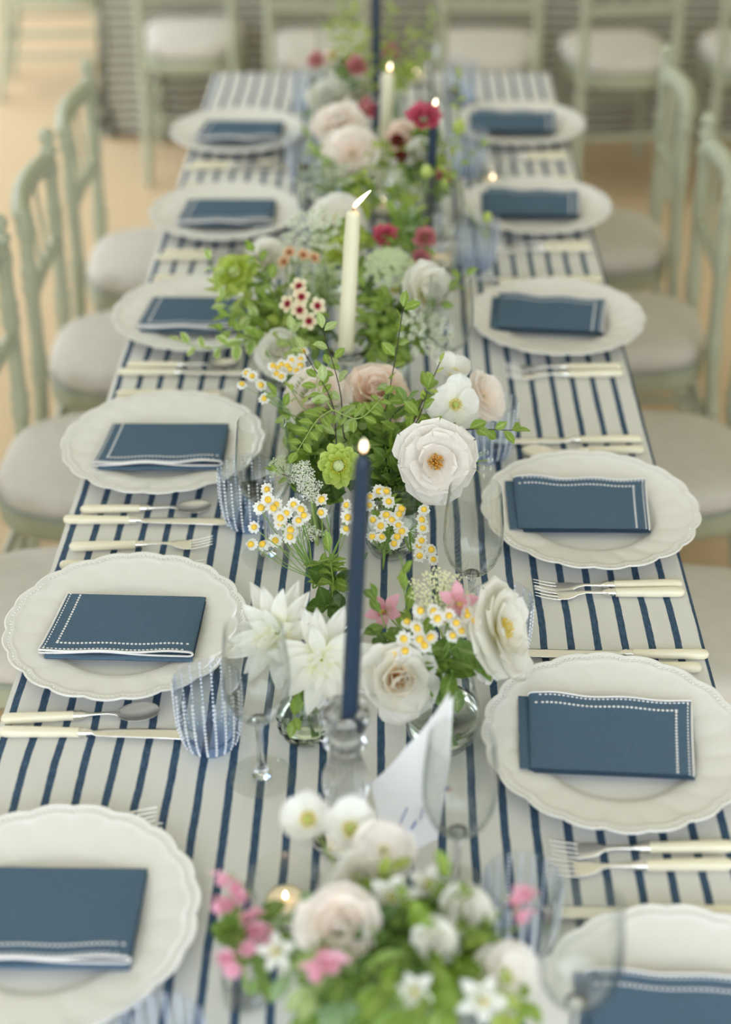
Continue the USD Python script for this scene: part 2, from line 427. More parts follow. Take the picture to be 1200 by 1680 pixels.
add('/World', 'wall_back', rbox((X0 + X1) / 2, Y1 + 0.02, ZC / 2, X1 - X0, 0.04, ZC), 'canvas', False, 'cream canvas end wall behind the far table', 'wall', kind='structure')
add('/World', 'wall_left', rbox(X0 - 0.02, (WL + Y1) / 2, ZC / 2, 0.04, Y1 - WL, ZC), 'canvas', False, 'cream canvas side wall of the marquee on the left, far part', 'wall', kind='structure')
if WN > Y0:
    add('/World', 'wall_left', rbox(X0 - 0.02, (Y0 + WN) / 2, ZC / 2, 0.04, WN - Y0, ZC), 'canvas', False, 'cream canvas side wall of the marquee on the left, near part', 'wall', kind='structure')
add('/World', 'lawn', rbox(0, 0, -0.08, 120, 120, 0.04), 'lawn', False, 'short green lawn outside the marquee', 'lawn', kind='structure')

# ------------------------------------------------------------------ the long table and its striped cloth
TY0, TY1, TW = 0.30, 3.768, 0.836
t = thing('trestle_table', 'long narrow trestle table under the blue striped cloth', 'table', (0, (TY0 + TY1) / 2, 0))
LN = TY1 - TY0 - 0.02
add(t, 'tabletop', rbox(0, 0, 0.733, TW - 0.012, LN, 0.026), 'table_wood', False)
for sx in (-1, 1):
    for sy in (-0.45, -0.03, 0.03, 0.45):
        add(t, 'leg', rbox(sx * 0.24, sy * LN, 0.36, 0.04, 0.04, 0.72), 'table_wood', False)


def draped_cloth(x0, x1, y0, y1, z, drop, seed, hem=0.012, nseg=14, rc=0.012):
    """a cloth over a rectangular top: the four sides hang with soft folds; u, v in metres over the cloth"""
    def coords(a0, a1):
        flat = np.linspace(a0 + rc, a1 - rc, 60)
        arc = np.linspace(0, np.pi / 2, 5)
        dn = np.linspace(0, drop, nseg)[1:]
        lo = [(a0 + rc - rc * math.sin(q), z - rc + rc * math.cos(q), 0.0, a0 + rc - rc * q) for q in arc[1:]] + [(a0, z - rc - d, d, a0 + rc - rc * np.pi / 2 - d) for d in dn]
        hi = [(a1 - rc + rc * math.sin(q), z - rc + rc * math.cos(q), 0.0, a1 - rc + rc * q) for q in arc[1:]] + [(a1, z - rc - d, d, a1 - rc + rc * np.pi / 2 + d) for d in dn]
        return lo[::-1] + [(b, z, 0.0, b) for b in flat] + hi
    cu, cv = coords(x0, x1), coords(y0, y1)
    U = np.array(cu); W = np.array(cv)
    A, B = np.meshgrid(np.arange(len(U)), np.arange(len(W)), indexing='ij')
    px, zx, dx, ux = (U[A, k] for k in range(4))
    py, zy, dy, vy = (W[B, k] for k in range(4))
    zz = np.minimum(zx, zy) - np.where((dx > 0) & (dy > 0), 0.12 * np.minimum(dx, dy), 0)
    both = np.maximum(dx, dy)
    fx = both * (0.05 * np.sin(vy * 21 + seed) + 0.035 * np.sin(vy * 37 + 2 * seed))
    fy = both * (0.05 * np.sin(ux * 19 + seed) + 0.035 * np.sin(ux * 33 + seed))
    sgx = np.where(px <= x0 + 1e-6, -1, np.where(px >= x1 - 1e-6, 1, 0))
    sgy = np.where(py <= y0 + 1e-6, -1, np.where(py >= y1 - 1e-6, 1, 0))
    px = px + sgx * np.where(dx > 0, np.abs(fx) + 0.03 * dx, 0) - sgx * np.where((dx > 0) & (dy > 0), 0.04 * np.minimum(dx, dy), 0)
    py = py + sgy * np.where(dy > 0, np.abs(fy) + 0.03 * dy, 0) - sgy * np.where((dx > 0) & (dy > 0), 0.04 * np.minimum(dx, dy), 0)
    v = np.stack([px, py, np.maximum(zz, 0.006)], -1).reshape(-1, 3)
    uv = np.stack([ux, vy], -1).reshape(-1, 2)
    return v, grid_faces(len(U), len(W)), uv


add('/World', 'tablecloth', draped_cloth(-TW / 2, TW / 2, TY0, TY1, 0.7495, 0.27, 1.3), 'table_stripe', True,
    'white linen tablecloth with hand-printed navy stripes down the long table', 'tablecloth')

# the far table across the end, its cloth falling to the floor
t = thing('far_table', 'trestle table standing crosswise at the far end under a grey striped cloth', 'table', (0.905, 5.86, 0))
add(t, 'tabletop', rbox(0, 0, 0.733, 3.75, 0.80, 0.026), 'table_wood', False)
for sx in (-1, 1):
    for sy in (-1, 1):
        add(t, 'leg', rbox(sx * 1.6, sy * 0.3, 0.36, 0.04, 0.04, 0.72), 'table_wood', False)
fc = draped_cloth(5.45, 6.27, -0.99, 2.8, 0.7495, 0.715, 0.7, rc=0.012)
fc = (np.stack([fc[0][:, 1], fc[0][:, 0], fc[0][:, 2]], 1), fc[1][:, ::-1], fc[2])
add('/World', 'far_tablecloth', fc, 'skirt_stripe', True, 'grey striped cloth falling to the floor on the far crosswise table', 'tablecloth')


# ------------------------------------------------------------------ chairs (facing +x, base at the seat's centre on the floor)
def chair(name, label, group, loc, rz, knob):
    """knob: +1 or -1, the back post that carries a turned finial"""
    p = thing(name, label, 'chair', loc, rz, group)
    th = np.linspace(0, 2 * np.pi, 48, endpoint=False)

    def outline(scale):
        c, s = np.cos(th), np.sin(th)
        x = 0.185 * np.sign(c) * np.abs(c) ** 0.62
        y = 0.168 * np.sign(s) * np.abs(s) ** 0.62 * (1 + 0.10 * np.clip(x / 0.185, -1, 1))
        return x * scale, y * scale
    # padded seat
    prof = [(0.0, 0.401), (0.93, 0.401), (0.99, 0.407), (1.0, 0.420), (0.985, 0.436), (0.93, 0.447), (0.80, 0.453), (0.5, 0.457), (0.0, 0.458)]
    vs = []
    for k, (sc, z) in enumerate(prof):
        x, y = outline(sc)
        vs.append(np.stack([x, y, np.full_like(x, z)], -1))
    v = np.stack(vs, 1).reshape(-1, 3)
    pad = add(p, 'seat_pad', (v, grid_faces(48, len(prof), True)), 'seat_linen')
    x, y = outline(1.004)
    pts = np.stack([np.append(x, x[0]), np.append(y, y[0]), np.full(49, 0.404)], -1)
    add(pad, 'piping', tube(pts, 0.0035, 5, caps=False), 'piping')
    # seat frame
    fr = []
    for sc, z in [(0.80, 0.40), (1.0, 0.40), (1.015, 0.395), (1.015, 0.362), (1.0, 0.357), (0.80, 0.357)]:
        x, y = outline(sc)
        fr.append(np.stack([x, y, np.full_like(x, z)], -1))
    add(p, 'seat_frame', solid((np.stack(fr, 1).reshape(-1, 3), grid_faces(48, 6, True))), 'sage_paint')

    def turned(pts, r, rings, n=10, m=40):
        path = smooth_path(pts, m)
        L = np.concatenate([[0], np.cumsum(np.linalg.norm(np.diff(path, axis=0), axis=1))]); L /= L[-1]
        R = r * (1 - 0.12 * np.abs(L - 0.4))
        for c in rings:
            R = R + r * 0.38 * np.exp(-((L - c) / 0.011) ** 2)
        return tube(path, R, n)
    for s in (-1, 1):
        yb = s * 0.150
        top = 0.800 if s != knob else 0.808
        path = [(-0.255, yb * 1.04, 0.0), (-0.205, yb, 0.24), (-0.184, yb, 0.44), (-0.178, yb, 0.62), (-0.174, yb, top)]
        post = add(p, 'back_post', turned(path, 0.0150, (0.12, 0.40, 0.56, 0.60, 0.80, 0.84, 0.95), m=64), 'sage_paint')
        if s == knob:
            add(post, 'finial', turn(lathe([(0.0005, -0.005), (0.017, -0.004), (0.020, 0.004), (0.012, 0.012), (0.010, 0.017), (0.016, 0.026), (0.0175, 0.034), (0.014, 0.043), (0.006, 0.049), (0.0005, 0.051)], 12), np.eye(3), (-0.1742, yb, 0.806)), 'sage_paint')
        add(p, 'front_leg', turned([(0.150, s * 0.138, 0.36), (0.156, s * 0.145, 0.18), (0.162, s * 0.152, 0.0)], 0.0155, (0.06, 0.12, 0.86, 0.9), m=36), 'sage_paint')
    # bowed crest rail and lower rail
    yy = np.linspace(-0.160, 0.160, 15)
    bow = -0.024 * (1 - (yy / 0.160) ** 2)
    rise = 0.006 * (1 - (yy / 0.160) ** 2)
    add(p, 'crest_rail', tube(np.stack([-0.174 + bow, yy, 0.784 + rise], -1), np.where(np.abs(yy) > 0.15, 0.015, 0.019), 10, flat=1.25, up=(0, 0, 1)), 'sage_paint')
    add(p, 'lower_rail', tube(np.stack([-0.179 + 0.2 * bow, yy * 0.95, 0.610 + 0 * yy], -1), 0.0125, 8, flat=1.2, up=(0, 0, 1)), 'sage_paint')
    for k in range(3):
        y = (k - 1) * 0.066
        b = -0.024 * (1 - (y / 0.160) ** 2)
        add(p, 'spindle', turned([(-0.179 + 0.2 * b, y, 0.615), (-0.177 + 0.6 * b, y, 0.70), (-0.174 + b, y, 0.776)], 0.0048, (0.2, 0.5, 0.8), 6, 16), 'sage_paint')
    for s in (-1, 1):
        for z in (0.17, 0.25):
            add(p, 'side_stretcher', tube([(-0.215, s * 0.150, z), (0.157, s * 0.148, z)], 0.009, 6), 'sage_paint')
    add(p, 'front_stretcher', tube([(0.158, -0.145, 0.22), (0.158, 0.145, 0.22)], 0.009, 6), 'sage_paint')
    add(p, 'rear_stretcher', tube([(-0.212, -0.152, 0.21), (-0.212, 0.152, 0.21)], 0.009, 6), 'sage_paint')
    return p


XS = 0.505
cl = chair('banquet_chair', 'sage painted chair with pale seat pad, farthest on the left side of the long table', 'chairs along the long table', (-XS, 3.36, 0), 0, 1)
dup(cl, (-XS, 2.895, 0), 1.5, 'sage painted chair with pale seat pad, second from the far end on the left side')
dup(cl, (-XS - 0.005, 2.43, 0), -1.0, 'sage chair on the left with only its finial and pale seat inside the picture edge')
dup(cl, (-XS, 1.97, 0), 0.5, 'sage chair nearest on the left, only its pale seat showing beside the near plates')
cr = chair('banquet_chair', 'sage painted chair with pale seat pad, farthest on the right side of the long table', 'chairs along the long table', (XS, 3.49, 0), 180, -1)
dup(cr, (XS + 0.01, 3.0, 0), 179, 'sage painted chair with a round finial at the right edge, second from far end')
dup(cr, (XS + 0.01, 2.45, 0), 181, 'sage chair on the right, broad pale seat beside the third plate with stretchers below')
dup(cr, (XS + 0.01, 1.93, 0), 180, 'sage chair nearest on the right, only a corner of its pale seat in the picture')
gb = 'chairs tucked under the far table'
for x, y, r, lb in ((-0.655, 5.20, 92, 'sage chair at the left corner of the far table, back turned to the camera'),
                    (-0.215, 5.06, 90, 'sage chair at the far table seen behind the flowers left of the tall navy candle'),
                    (0.335, 5.06, 89, 'sage chair at the far table just right of the flowers, back turned to the camera'),
                    (0.755, 5.04, 96, 'sage chair at the far table just left of the right-hand chair back, legs splayed'),
                    (1.215, 5.05, 90, 'sage chair at the right end of the far table row, cut by the picture edge')):
    dup(cr if x > 0.7 else cl, (x, y, 0), r, lb, gb)
dup(cl, (-1.26, 6.0, 0), 4, 'sage chair drawn up to the left end of the far table, seen side on', 'chair at the end of the far table')


# ------------------------------------------------------------------ crockery and cutlery
def plate(loc, rz, label):
    p = thing('dinner_plate', label, 'plate', loc, rz, 'scalloped white dinner plates')
    n, lobes = 160, 20
    th = np.arange(n) * 2 * np.pi / n
    sc = np.abs(np.sin(th * lobes / 2)) ** 0.8          # 0 in the notches, 1 on the lobes
    sc = 0.75 * sc + 0.25 * np.abs(np.sin(th * lobes / 4)) ** 1.2
    top = [(0.0, 0.0075), (0.03, 0.0075), (0.06, 0.0076), (0.078, 0.0080), (0.0845, 0.0100), (0.0885, 0.0128), (0.0925, 0.0148), (0.100, 0.0162), (0.112, 0.0182), (0.124, 0.0203), (0.132, 0.0218),
           (0.1365, 0.0230), (0.1385, 0.0246), (0.1405, 0.0238), (0.1440, 0.0240), (0.1470, 0.0262), (0.1492, 0.0262), (0.1500, 0.0250)]
    bot = [(0.1492, 0.0236), (0.140, 0.0205), (0.12, 0.0155), (0.098, 0.0110), (0.085, 0.0045), (0.080, 0.0), (0.074, 0.0), (0.070, 0.004), (0.0, 0.004)]
    R, Z = [], []
    for k, (r, z) in enumerate(top + bot):
        a = np.clip((r - 0.092) / 0.044, 0, 1) ** 1.3
        R.append(r - 0.0052 * a * (1 - sc) * (r / 0.15))
        Z.append(z + (0.0020 * np.sin(np.pi * np.clip((r - 0.094) / 0.042, 0, 1)) * (sc - 0.5)))
    R, Z = np.array(R).T, np.array(Z).T
    v = np.stack([R * np.cos(th)[:, None], R * np.sin(th)[:, None], Z], -1).reshape(-1, 3)
    add(p, 'dish', solid((v, grid_faces(n, R.shape[1], True))), 'china')
    # beaded band pressed into the rim
    beads = []
    nb = 150
    tb = np.arange(nb) * 2 * np.pi / nb
    sb = 0.75 * np.abs(np.sin(tb * lobes / 2)) ** 0.8 + 0.25 * np.abs(np.sin(tb * lobes / 4)) ** 1.2
    for a, s_ in zip(tb, sb):
        r = 0.1424 - 0.0050 * (1 - s_)
        beads.append(ball((r * math.cos(a), r * math.sin(a), 0.0241), 0.0017, 0.0017, 0.0011, 5, 4))
    add(p, 'beaded_rim', join(*beads), 'china', kind='stuff')
    return p


def napkin(loc, rz, label, group, seed=0, lift=1.0, slip=0.0):
    """folded in quarters; open hems face -x and -y"""
    rg = random.Random(seed)
    p = thing('napkin', label, 'napkin', loc, rz, group)
    x0, x1, y0, y1 = -0.090, 0.089, -0.058, 0.059
    # lower packet, a closed fold along -y
    yy = np.concatenate([[y1, 0.03, 0.0, -0.03, y0 - 0.001], y0 - 0.0045 + 0.0 * np.ones(0), [y0 - 0.0050, y0 - 0.0062, y0 - 0.0050, y0 - 0.001], [-0.03, 0.0, 0.03, y1]])
    zz = np.concatenate([[0.0004] * 5, [0.0008, 0.0026, 0.0046, 0.0052], [0.0052] * 4])
    xs = np.linspace(x0 + 0.002, x1 + slip, 24)
    v = np.stack([np.repeat(xs[:, None], len(yy), 1), np.repeat(yy[None], len(xs), 0), zz[None] * (1 + 0.10 * np.sin(xs * 60 + seed))[:, None]], -1).reshape(-1, 3)
    add(p, 'lower_fold', (v, grid_faces(len(xs), len(yy))), 'napkin_blue')
    # upper packet: a sheet doubled round a soft loop at +x
    ns = 30
    A = rg.uniform(0.85, 1.2) * lift
    lo_x = np.linspace(x0, x1 - 0.006, ns)
    u = (lo_x - x0) / (x1 - x0)
    lo_z = 0.0062 + A * (0.0042 * np.exp(-((u - 0.42) / 0.20) ** 2))
    hi_z = lo_z + 0.0016 + A * (0.0064 * np.exp(-((u - 0.88) / 0.20) ** 2) + 0.0030 * np.exp(-((u - 0.0) / 0.16) ** 2))
    gap = hi_z[-1] - lo_z[-1]
    q = np.linspace(-np.pi / 2, np.pi / 2, 7)[1:-1]
    lx = x1 - 0.006 + 0.006 * np.cos(q); lz = (hi_z[-1] + lo_z[-1]) / 2 + gap / 2 * np.sin(q)
    X = np.concatenate([lo_x, lx, lo_x[::-1]])
    Z = np.concatenate([lo_z, lz, hi_z[::-1]])
    flat = np.concatenate([0.0060 + 0 * lo_x, 0.0066 + 0.0006 * np.sin(q), 0.0074 + 0 * lo_x])
    ys = np.linspace(y0, y1, 14)
    k = ((ys - y0) / (y1 - y0)) ** 0.8

    def sheet_z(front, back, kk):
        return front * (1 - kk) + back * kk
    v = np.stack([np.repeat(X[:, None], 14, 1) + 0.010 * (k[None] - 0.5) * (X[:, None] < 0.08), np.repeat(ys[None], len(X), 0), sheet_z(Z[:, None], flat[:, None], k[None]) + 0.0012 * np.sin(X[:, None] * 38 + ys[None] * 30 + seed) * (k * (1 - k))[None]], -1)
    S = v
    top = add(p, 'upper_fold', (S.reshape(-1, 3), grid_faces(len(X), 14)), 'napkin_blue')
    # white hems: along the -y edge of both leaves and up the -x edges
    add(p, 'hem', join(tube(S[:, 0] + V([0, -0.0006, 0]), 0.0015, 5), tube(S[0] + V([-0.0006, 0, 0]), 0.0013, 5), tube(S[-1] + V([-0.0006, 0, 0]), 0.0013, 5)), 'white_thread')
    # hemstitch dots: two rows along each hemmed edge of the upper leaf
    T = S[ns + len(q):][::-1]                      # upper leaf, x rising
    tx = T[:, 0, 0]

    def on(x, y):
        i = np.clip(np.searchsorted(lo_x, x) - 1, 0, ns - 2); a = (x - lo_x[i]) / (lo_x[i + 1] - lo_x[i])
        j = np.clip(np.searchsorted(ys, y) - 1, 0, 12); b = (y - ys[j]) / (ys[j + 1] - ys[j])
        return (T[i, j] * (1 - a) + T[i + 1, j] * a) * (1 - b) + (T[i, j + 1] * (1 - a) + T[i + 1, j + 1] * a) * b
    dots = []
    st = 0.0050
    for x in np.arange(x0 + 0.004, x1 - 0.009, st):
        dots.append(ball(on(x, y0 + 0.0034) + V([0, 0, 0.0002]), 0.0020, 0.0011, 0.0008, 6, 4))
    for x in np.arange(x0 + 0.0165, x1 - 0.007, st):
        dots.append(ball(on(x, y0 + 0.0155) + V([0, 0, 0.0002]), 0.0021, 0.0017, 0.0010, 7, 4))
    for y in np.arange(y0 + 0.006, y1, st):
        dots.append(ball(on(x0 + 0.0038, y) + V([0, 0, 0.0002]), 0.0012, 0.0018, 0.0007, 6, 4))
    for y in np.arange(y0 + 0.0185, y1, st):
        dots.append(ball(on(x0 + 0.0165, y) + V([0, 0, 0.0002]), 0.0017, 0.0020, 0.0010, 7, 4))
    add(p, 'stitching', join(*dots), 'white_thread', kind='stuff')
    return p


def handle(p, L, w=0.0072, t=0.0058, z=0.006):
    xs = np.concatenate([[0, 0.0015, 0.004, 0.008], np.linspace(0.016, L, 8)])
    hw = np.concatenate([[0.0022, 0.0047, 0.0062, 0.0070], np.linspace(w, w * 0.80, 8)])
    ht = np.concatenate([[0.0020, 0.0040, 0.0050, 0.0056], np.linspace(t, t * 0.85, 8)])
    add(p, 'handle', loft(xs, np.full(len(xs), z), hw, ht, 14, power=0.75), 'ivory_handle')
    fx = L + np.array([0, 0.0005, 0.003, 0.0035, 0.0065, 0.007, 0.0095, 0.010, 0.0125, 0.016])
    fr = np.array([0.0055, 0.0061, 0.0061, 0.0054, 0.0054, 0.0060, 0.0060, 0.0052, 0.0048, 0.0030])
    add(p, 'ferrule', loft(fx, np.full(len(fx), z), fr, fr * 0.9, 14), 'silver')
    return L + 0.015


def fork(loc, rz, label, group):
    p = thing('fork', label, 'fork', loc, rz, group)
    x = handle(p, 0.088)
    xs = x + 0.89 * np.array([0, 0.012, 0.025, 0.036, 0.044, 0.052, 0.060, 0.066])
    zs = np.array([0.006, 0.0062, 0.0068, 0.0060, 0.0046, 0.0034, 0.0030, 0.0032])
    add(p, 'neck', loft(xs, zs, [0.0030, 0.0024, 0.0026, 0.0048, 0.0088, 0.0108, 0.0112, 0.0112], [0.0024, 0.0018, 0.0014, 0.0011, 0.0009, 0.0008, 0.0008, 0.0007], 10), 'silver')
    for k in range(4):
        y = (-1.5 + k) * 0.0066
        tx = x + 0.89 * np.array([0.062, 0.070, 0.080, 0.090, 0.097, 0.099])
        add(p, 'tine', loft(tx, [0.0030, 0.0036, 0.0052, 0.0074, 0.0092, 0.0097], [0.0019, 0.0018, 0.0016, 0.0014, 0.0010, 0.0003], [0.0009, 0.0009, 0.0008, 0.0007, 0.0005, 0.0002], 6, ys=[y * 0.96, y, y, y, y * 0.97, y * 0.96]), 'silver')
    return p


def knife(loc, rz, label, group):
    p = thing('knife', label, 'knife', loc, rz, group)
    x = handle(p, 0.091, 0.0070, 0.0055)
    xs = x + np.array([0, 0.006, 0.014, 0.035, 0.06, 0.085, 0.105, 0.115, 0.1195, 0.121])
    add(p, 'blade', loft(xs, np.full(10, 0.0055), [0.0035, 0.0062, 0.0072, 0.0078, 0.0083, 0.0086, 0.0086, 0.0075, 0.005, 0.001], [0.0022, 0.0012, 0.0010, 0.0009, 0.0008, 0.0008, 0.0007, 0.0006, 0.0005, 0.0002], 8,
                         ys=[0, 0, 0.0005, 0.0006, 0.0006, 0.0005, 0.0, -0.001, -0.003, -0.005]), 'silver')
    return p


def spoon(loc, rz, label, group):
    p = thing('spoon', label, 'spoon', loc, rz, group)
    x = handle(p, 0.082, 0.0068, 0.0055)
    add(p, 'neck', loft(x + np.array([0, 0.012, 0.024, 0.032, 0.038]), [0.006, 0.0066, 0.0072, 0.0064, 0.0052], [0.0030, 0.0022, 0.0023, 0.0034, 0.0052], [0.0024, 0.0016, 0.0013, 0.0011, 0.0010], 10), 'silver')
    # bowl: an egg-shaped dish of two skins
    s = np.linspace(0, 1, 15); q = np.linspace(-1, 1, 11)
    S, Q = np.meshgrid(s, q, indexing='ij')
    w = 0.0165 * np.sqrt(np.clip(1 - (2 * S ** 1.12 - 1) ** 2, 0, 1)) * (1.06 - 0.14 * S)
    depth = 0.0062 * (1 - np.clip((2 * S - 1) ** 2, 0, 1)) * (1 - Q ** 2)
    rim = 0.0068 + 0.0022 * S
    X = x + 0.034 + 0.050 * S
    up = np.stack([X, w * Q, rim - depth], -1)
    dn = np.stack([X, w * 1.03 * Q, rim - depth - 0.0011], -1)
    n1 = grid_faces(15, 11)
    v = np.vstack([up.reshape(-1, 3), dn.reshape(-1, 3)])
    f = np.vstack([n1, n1[:, ::-1] + 165])
    e = []
    for a in range(14):
        for j in (0, 10):
            i0, i1 = a * 11 + j, (a + 1) * 11 + j
            e += [(i0, i1, i1 + 165), (i0, i1 + 165, i0 + 165)]
    add(p, 'bowl', (v, np.vstack([f, e])), 'silver')
    return p


ZT = 0.7502
ROWS = ['nearest', 'second', 'third', 'fourth', 'fifth', 'farthest']
LP = [(-0.298, 1.022), (-0.2915, 1.486), (-0.302, 1.925), (-0.296, 2.356), (-0.295, 2.806), (-0.314, 3.271)]
RP = [(0.302, 0.893), (0.2815, 1.284), (0.302, 1.752), (0.3075, 2.346), (0.310, 2.840), (0.3075, 3.321)]
pl = nl = fk = kn = sp = None
for side, spots in (('left', LP), ('right', RP)):
    sg = -1 if side == 'left' else 1
    rz = 0 if side == 'left' else 180
    for i, (x, y) in enumerate(spots):
        loc = (x, y, ZT)
        lb = f'white scalloped dinner plate under a napkin, {ROWS[i]} on the {side} side of the table'
        if pl is None:
            pl = plate(loc, rz, lb)
        else:
            dup(pl, loc, rz + 7 * i, lb)
        # napkins: each folded by hand, a little different
        dx, dy, da = [(0.0, 0.0, 0), (0.002, -0.004, -1.5), (0.003, -0.012, 0.5), (-0.004, -0.006, -1), (0.006, -0.004, 0.5), (0.010, -0.004, -2)][i] if side == 'left' else \
            [(0.0, 0.0, -2), (-0.006, 0.003, -3), (-0.012, 0.005, 0), (-0.010, 0.004, -5), (-0.006, 0.006, -1), (-0.008, 0.004, 0)][i]
        napkin((x + dx, y + dy, ZT + 0.0172), rz + da, f'folded navy linen napkin with white hemstitching on the {ROWS[i]} {side} plate', 'folded blue napkins on the plates', seed=i + 7 * (side == 'right'), lift=1.0 if side == 'left' else 1.5, slip=0.0 if side == 'left' else 0.011)
        s = 1 if side == 'left' else -1
        xe = sg * 0.400
        of = {('left', 0): ((0.118, -0.395, 3), (0.138, -0.403, 4)), ('left', 1): ((0.146, -0.402, 0), (0.188, -0.397, 4)), ('right', 2): ((-0.153, 0.4055, 2), (-0.170, 0.4055, 1.5)), ('right', 1): ((-0.146, 0.388, 2), (-0.171, 0.382, 2))}.get((side, i), ((s * 0.150, xe, 1), (s * 0.172, xe, 3)))
        ok = {('left', 1): (-0.181, -0.410, -0.5), ('left', 2): (-0.185, -0.417, -0.5), ('right', 1): (0.171, 0.4146, 0), ('right', 2): (0.214, 0.402, 2), ('right', 0): (0.158, 0.41, 1)}.get((side, i), (-s * 0.186, sg * 0.408, 0))
        os_ = {('left', 1): (-0.160, -0.412, 5), ('left', 2): (-0.160, -0.398, 3), ('right', 2): (0.184, 0.4016, 3), ('right', 1): (0.146, 0.402, 0), ('right', 0): (0.134, 0.40, 1)}.get((side, i), (-s * 0.163, sg * 0.398, 2))
        base = 0 if side == 'left' else 180
        for j, (oy, ex, ang) in enumerate(of):
            lb = f'{"inner" if (j == 0) else "outer"} of two ivory forks beside the {ROWS[i]} {side} plate'
            a = (ex, y + oy, ZT)
            if fk is None:
                fk = fork(a, base + ang, lb, 'ivory handled forks')
            else:
                dup(fk, a, base + ang, lb)
        lb = f'silver table knife with ivory handle beside the {ROWS[i]} {side} plate'
        a = (ok[1], y + ok[0], ZT)
        if kn is None:
            kn = knife(a, base + ok[2], lb, 'ivory handled knives')
        else:
            dup(kn, a, base + ok[2], lb)
        lb = f'silver dessert spoon with ivory handle beside the {ROWS[i]} {side} plate'
        a = (os_[1], y + os_[0], ZT)
        if sp is None:
            sp = spoon(a, base + os_[2], lb, 'ivory handled spoons')
        else:
            dup(sp, a, base + os_[2], lb)


# ------------------------------------------------------------------ glassware
def wine_glass(loc, label):
    p = thing('wine_glass', label, 'wine glass', loc, 0, 'clear wine glasses')
    out = [(0.0, 0.0003), (0.0345, 0.0003), (0.0352, 0.0012), (0.0345, 0.0021), (0.022, 0.0030), (0.011, 0.0046), (0.0070, 0.0075), (0.0066, 0.0110), (0.0072, 0.0135), (0.0052, 0.0165), (0.0040, 0.024), (0.0036, 0.045), (0.0040, 0.066), (0.0056, 0.076), (0.0100, 0.0825),
           (0.0200, 0.0905), (0.0285, 0.102), (0.0340, 0.117), (0.0362, 0.134), (0.0357, 0.155), (0.0338, 0.178), (0.0316, 0.199), (0.0311, 0.2036)]
    inn = [(0.0304, 0.2038), (0.0304, 0.199), (0.0326, 0.178), (0.0345, 0.155), (0.0350, 0.134), (0.0328, 0.118), (0.0272, 0.1035), (0.0190, 0.0935), (0.0090, 0.0885), (0.0, 0.0875)]
    add(p, 'foot', solid(lathe(out[:6] + [(0.0, 0.0046)], 48)), 'glass')
    add(p, 'stem', solid(lathe([(0.0, 0.0047), (0.0108, 0.0047)] + out[6:15] + [(0.0, 0.0826)], 28)), 'solid_glass')
    add(p, 'bowl', solid(lathe([(0.0, 0.0827), (0.0098, 0.0827)] + out[15:] + inn, 48)), 'glass')
    return p


GW = [((-0.1076, 1.2408, 0.7500), 'tall clear wine glass in front of the white star flowers on the left'),
      ((-0.1314, 1.6647, 0.7500), 'clear wine glass on the left beside the feverfew, before the second blue tumbler'),
      ((0.0992, 1.0784, 0.7500), 'blurred clear wine glass near the bottom of the picture beside the paper menu'),
      ((0.1299, 1.5116, 0.7500), 'clear wine glass right of the white peony, beside the second right plate'),
      ((-0.100, 2.14, 0.75), 'clear wine glass on the left hidden behind the back feverfew by the third plate'),
      ((0.118, 2.10, 0.75), 'clear wine glass on the right behind the white anemones'),
      ((-0.105, 2.60, 0.75), 'clear wine glass on the left behind the airy white lace flowers'),
      ((0.118, 2.52, 0.75), 'clear wine glass on the right beside the blue tumbler by the third plate'),
      ((-0.105, 3.08, 0.75), 'clear wine glass on the left by the farthest plates, behind pale foliage'),
      ((0.128, 3.03, 0.75), 'clear wine glass on the right beside the coral flower'),
      ((-0.115, 3.52, 0.75), 'clear wine glass at the far left end of the table by the pink flowers'),
      ((0.105, 3.56, 0.75), 'clear wine glass at the far right end of the table near the tall navy candle'),
      ((0.1944, 0.8760, 0.7500), 'blurred clear wine glass over the bottom right plate rim')]
w0 = None
for loc, lb in GW:
    loc = (loc[0], loc[1], ZT)
    if w0 is None:
        w0 = wine_glass(loc, lb)
    else:
        dup(w0, loc, 0, lb)


def tumbler(loc, label):
    p = thing('tumbler', label, 'tumbler', loc, 0, 'blue beaded glass tumblers')
    nf = 20
    out = [(0.0, 0.0004), (0.0215, 0.0004), (0.0245, 0.0016), (0.0285, 0.0070), (0.0325, 0.0170), (0.0350, 0.0300), (0.0366, 0.0460), (0.0372, 0.0620), (0.0374, 0.0780), (0.0375, 0.0900), (0.0374, 0.0935)]
    inn = [(0.0362, 0.0938), (0.0357, 0.0900), (0.0352, 0.0620), (0.0343, 0.0460), (0.0322, 0.0300), (0.0270, 0.0170), (0.0180, 0.0125), (0.0, 0.0118)]
    no = len(out)
    n = nf * 6

    def flute(th, k):
        amp = np.where((k > 1) & (k < no - 2), 0.028, 0.0)
        return 1 + amp * (np.abs(np.cos(th * nf / 2)) - 0.6)
    g = lathe(out + inn, n, flute)
    uv = np.stack([np.zeros(len(g[0])), np.clip(g[0][:, 2] / 0.094, 0, 1)], -1)
    g = solid((g[0], g[1], uv))
    add(p, 'cup', g, 'blue_glass')
    beads = []
    zs = np.linspace(0.010, 0.087, 15)
    zo, ro = [q[1] for q in out[2:]], [q[0] for q in out[2:]]
    for k in range(nf):
        a = 2 * np.pi * k / nf
        for z in zs:
            r = np.interp(z, zo, ro) * 1.008 + 0.0003
            b = ball((0, 0, 0), 0.0012, 0.0016, 0.0019, 8, 5)
            beads.append(rotz((b[0] + V([r, 0, z]), b[1]), a))
    add(p, 'bead_stripes', join(*beads), 'bead_white', kind='stuff')
    return p


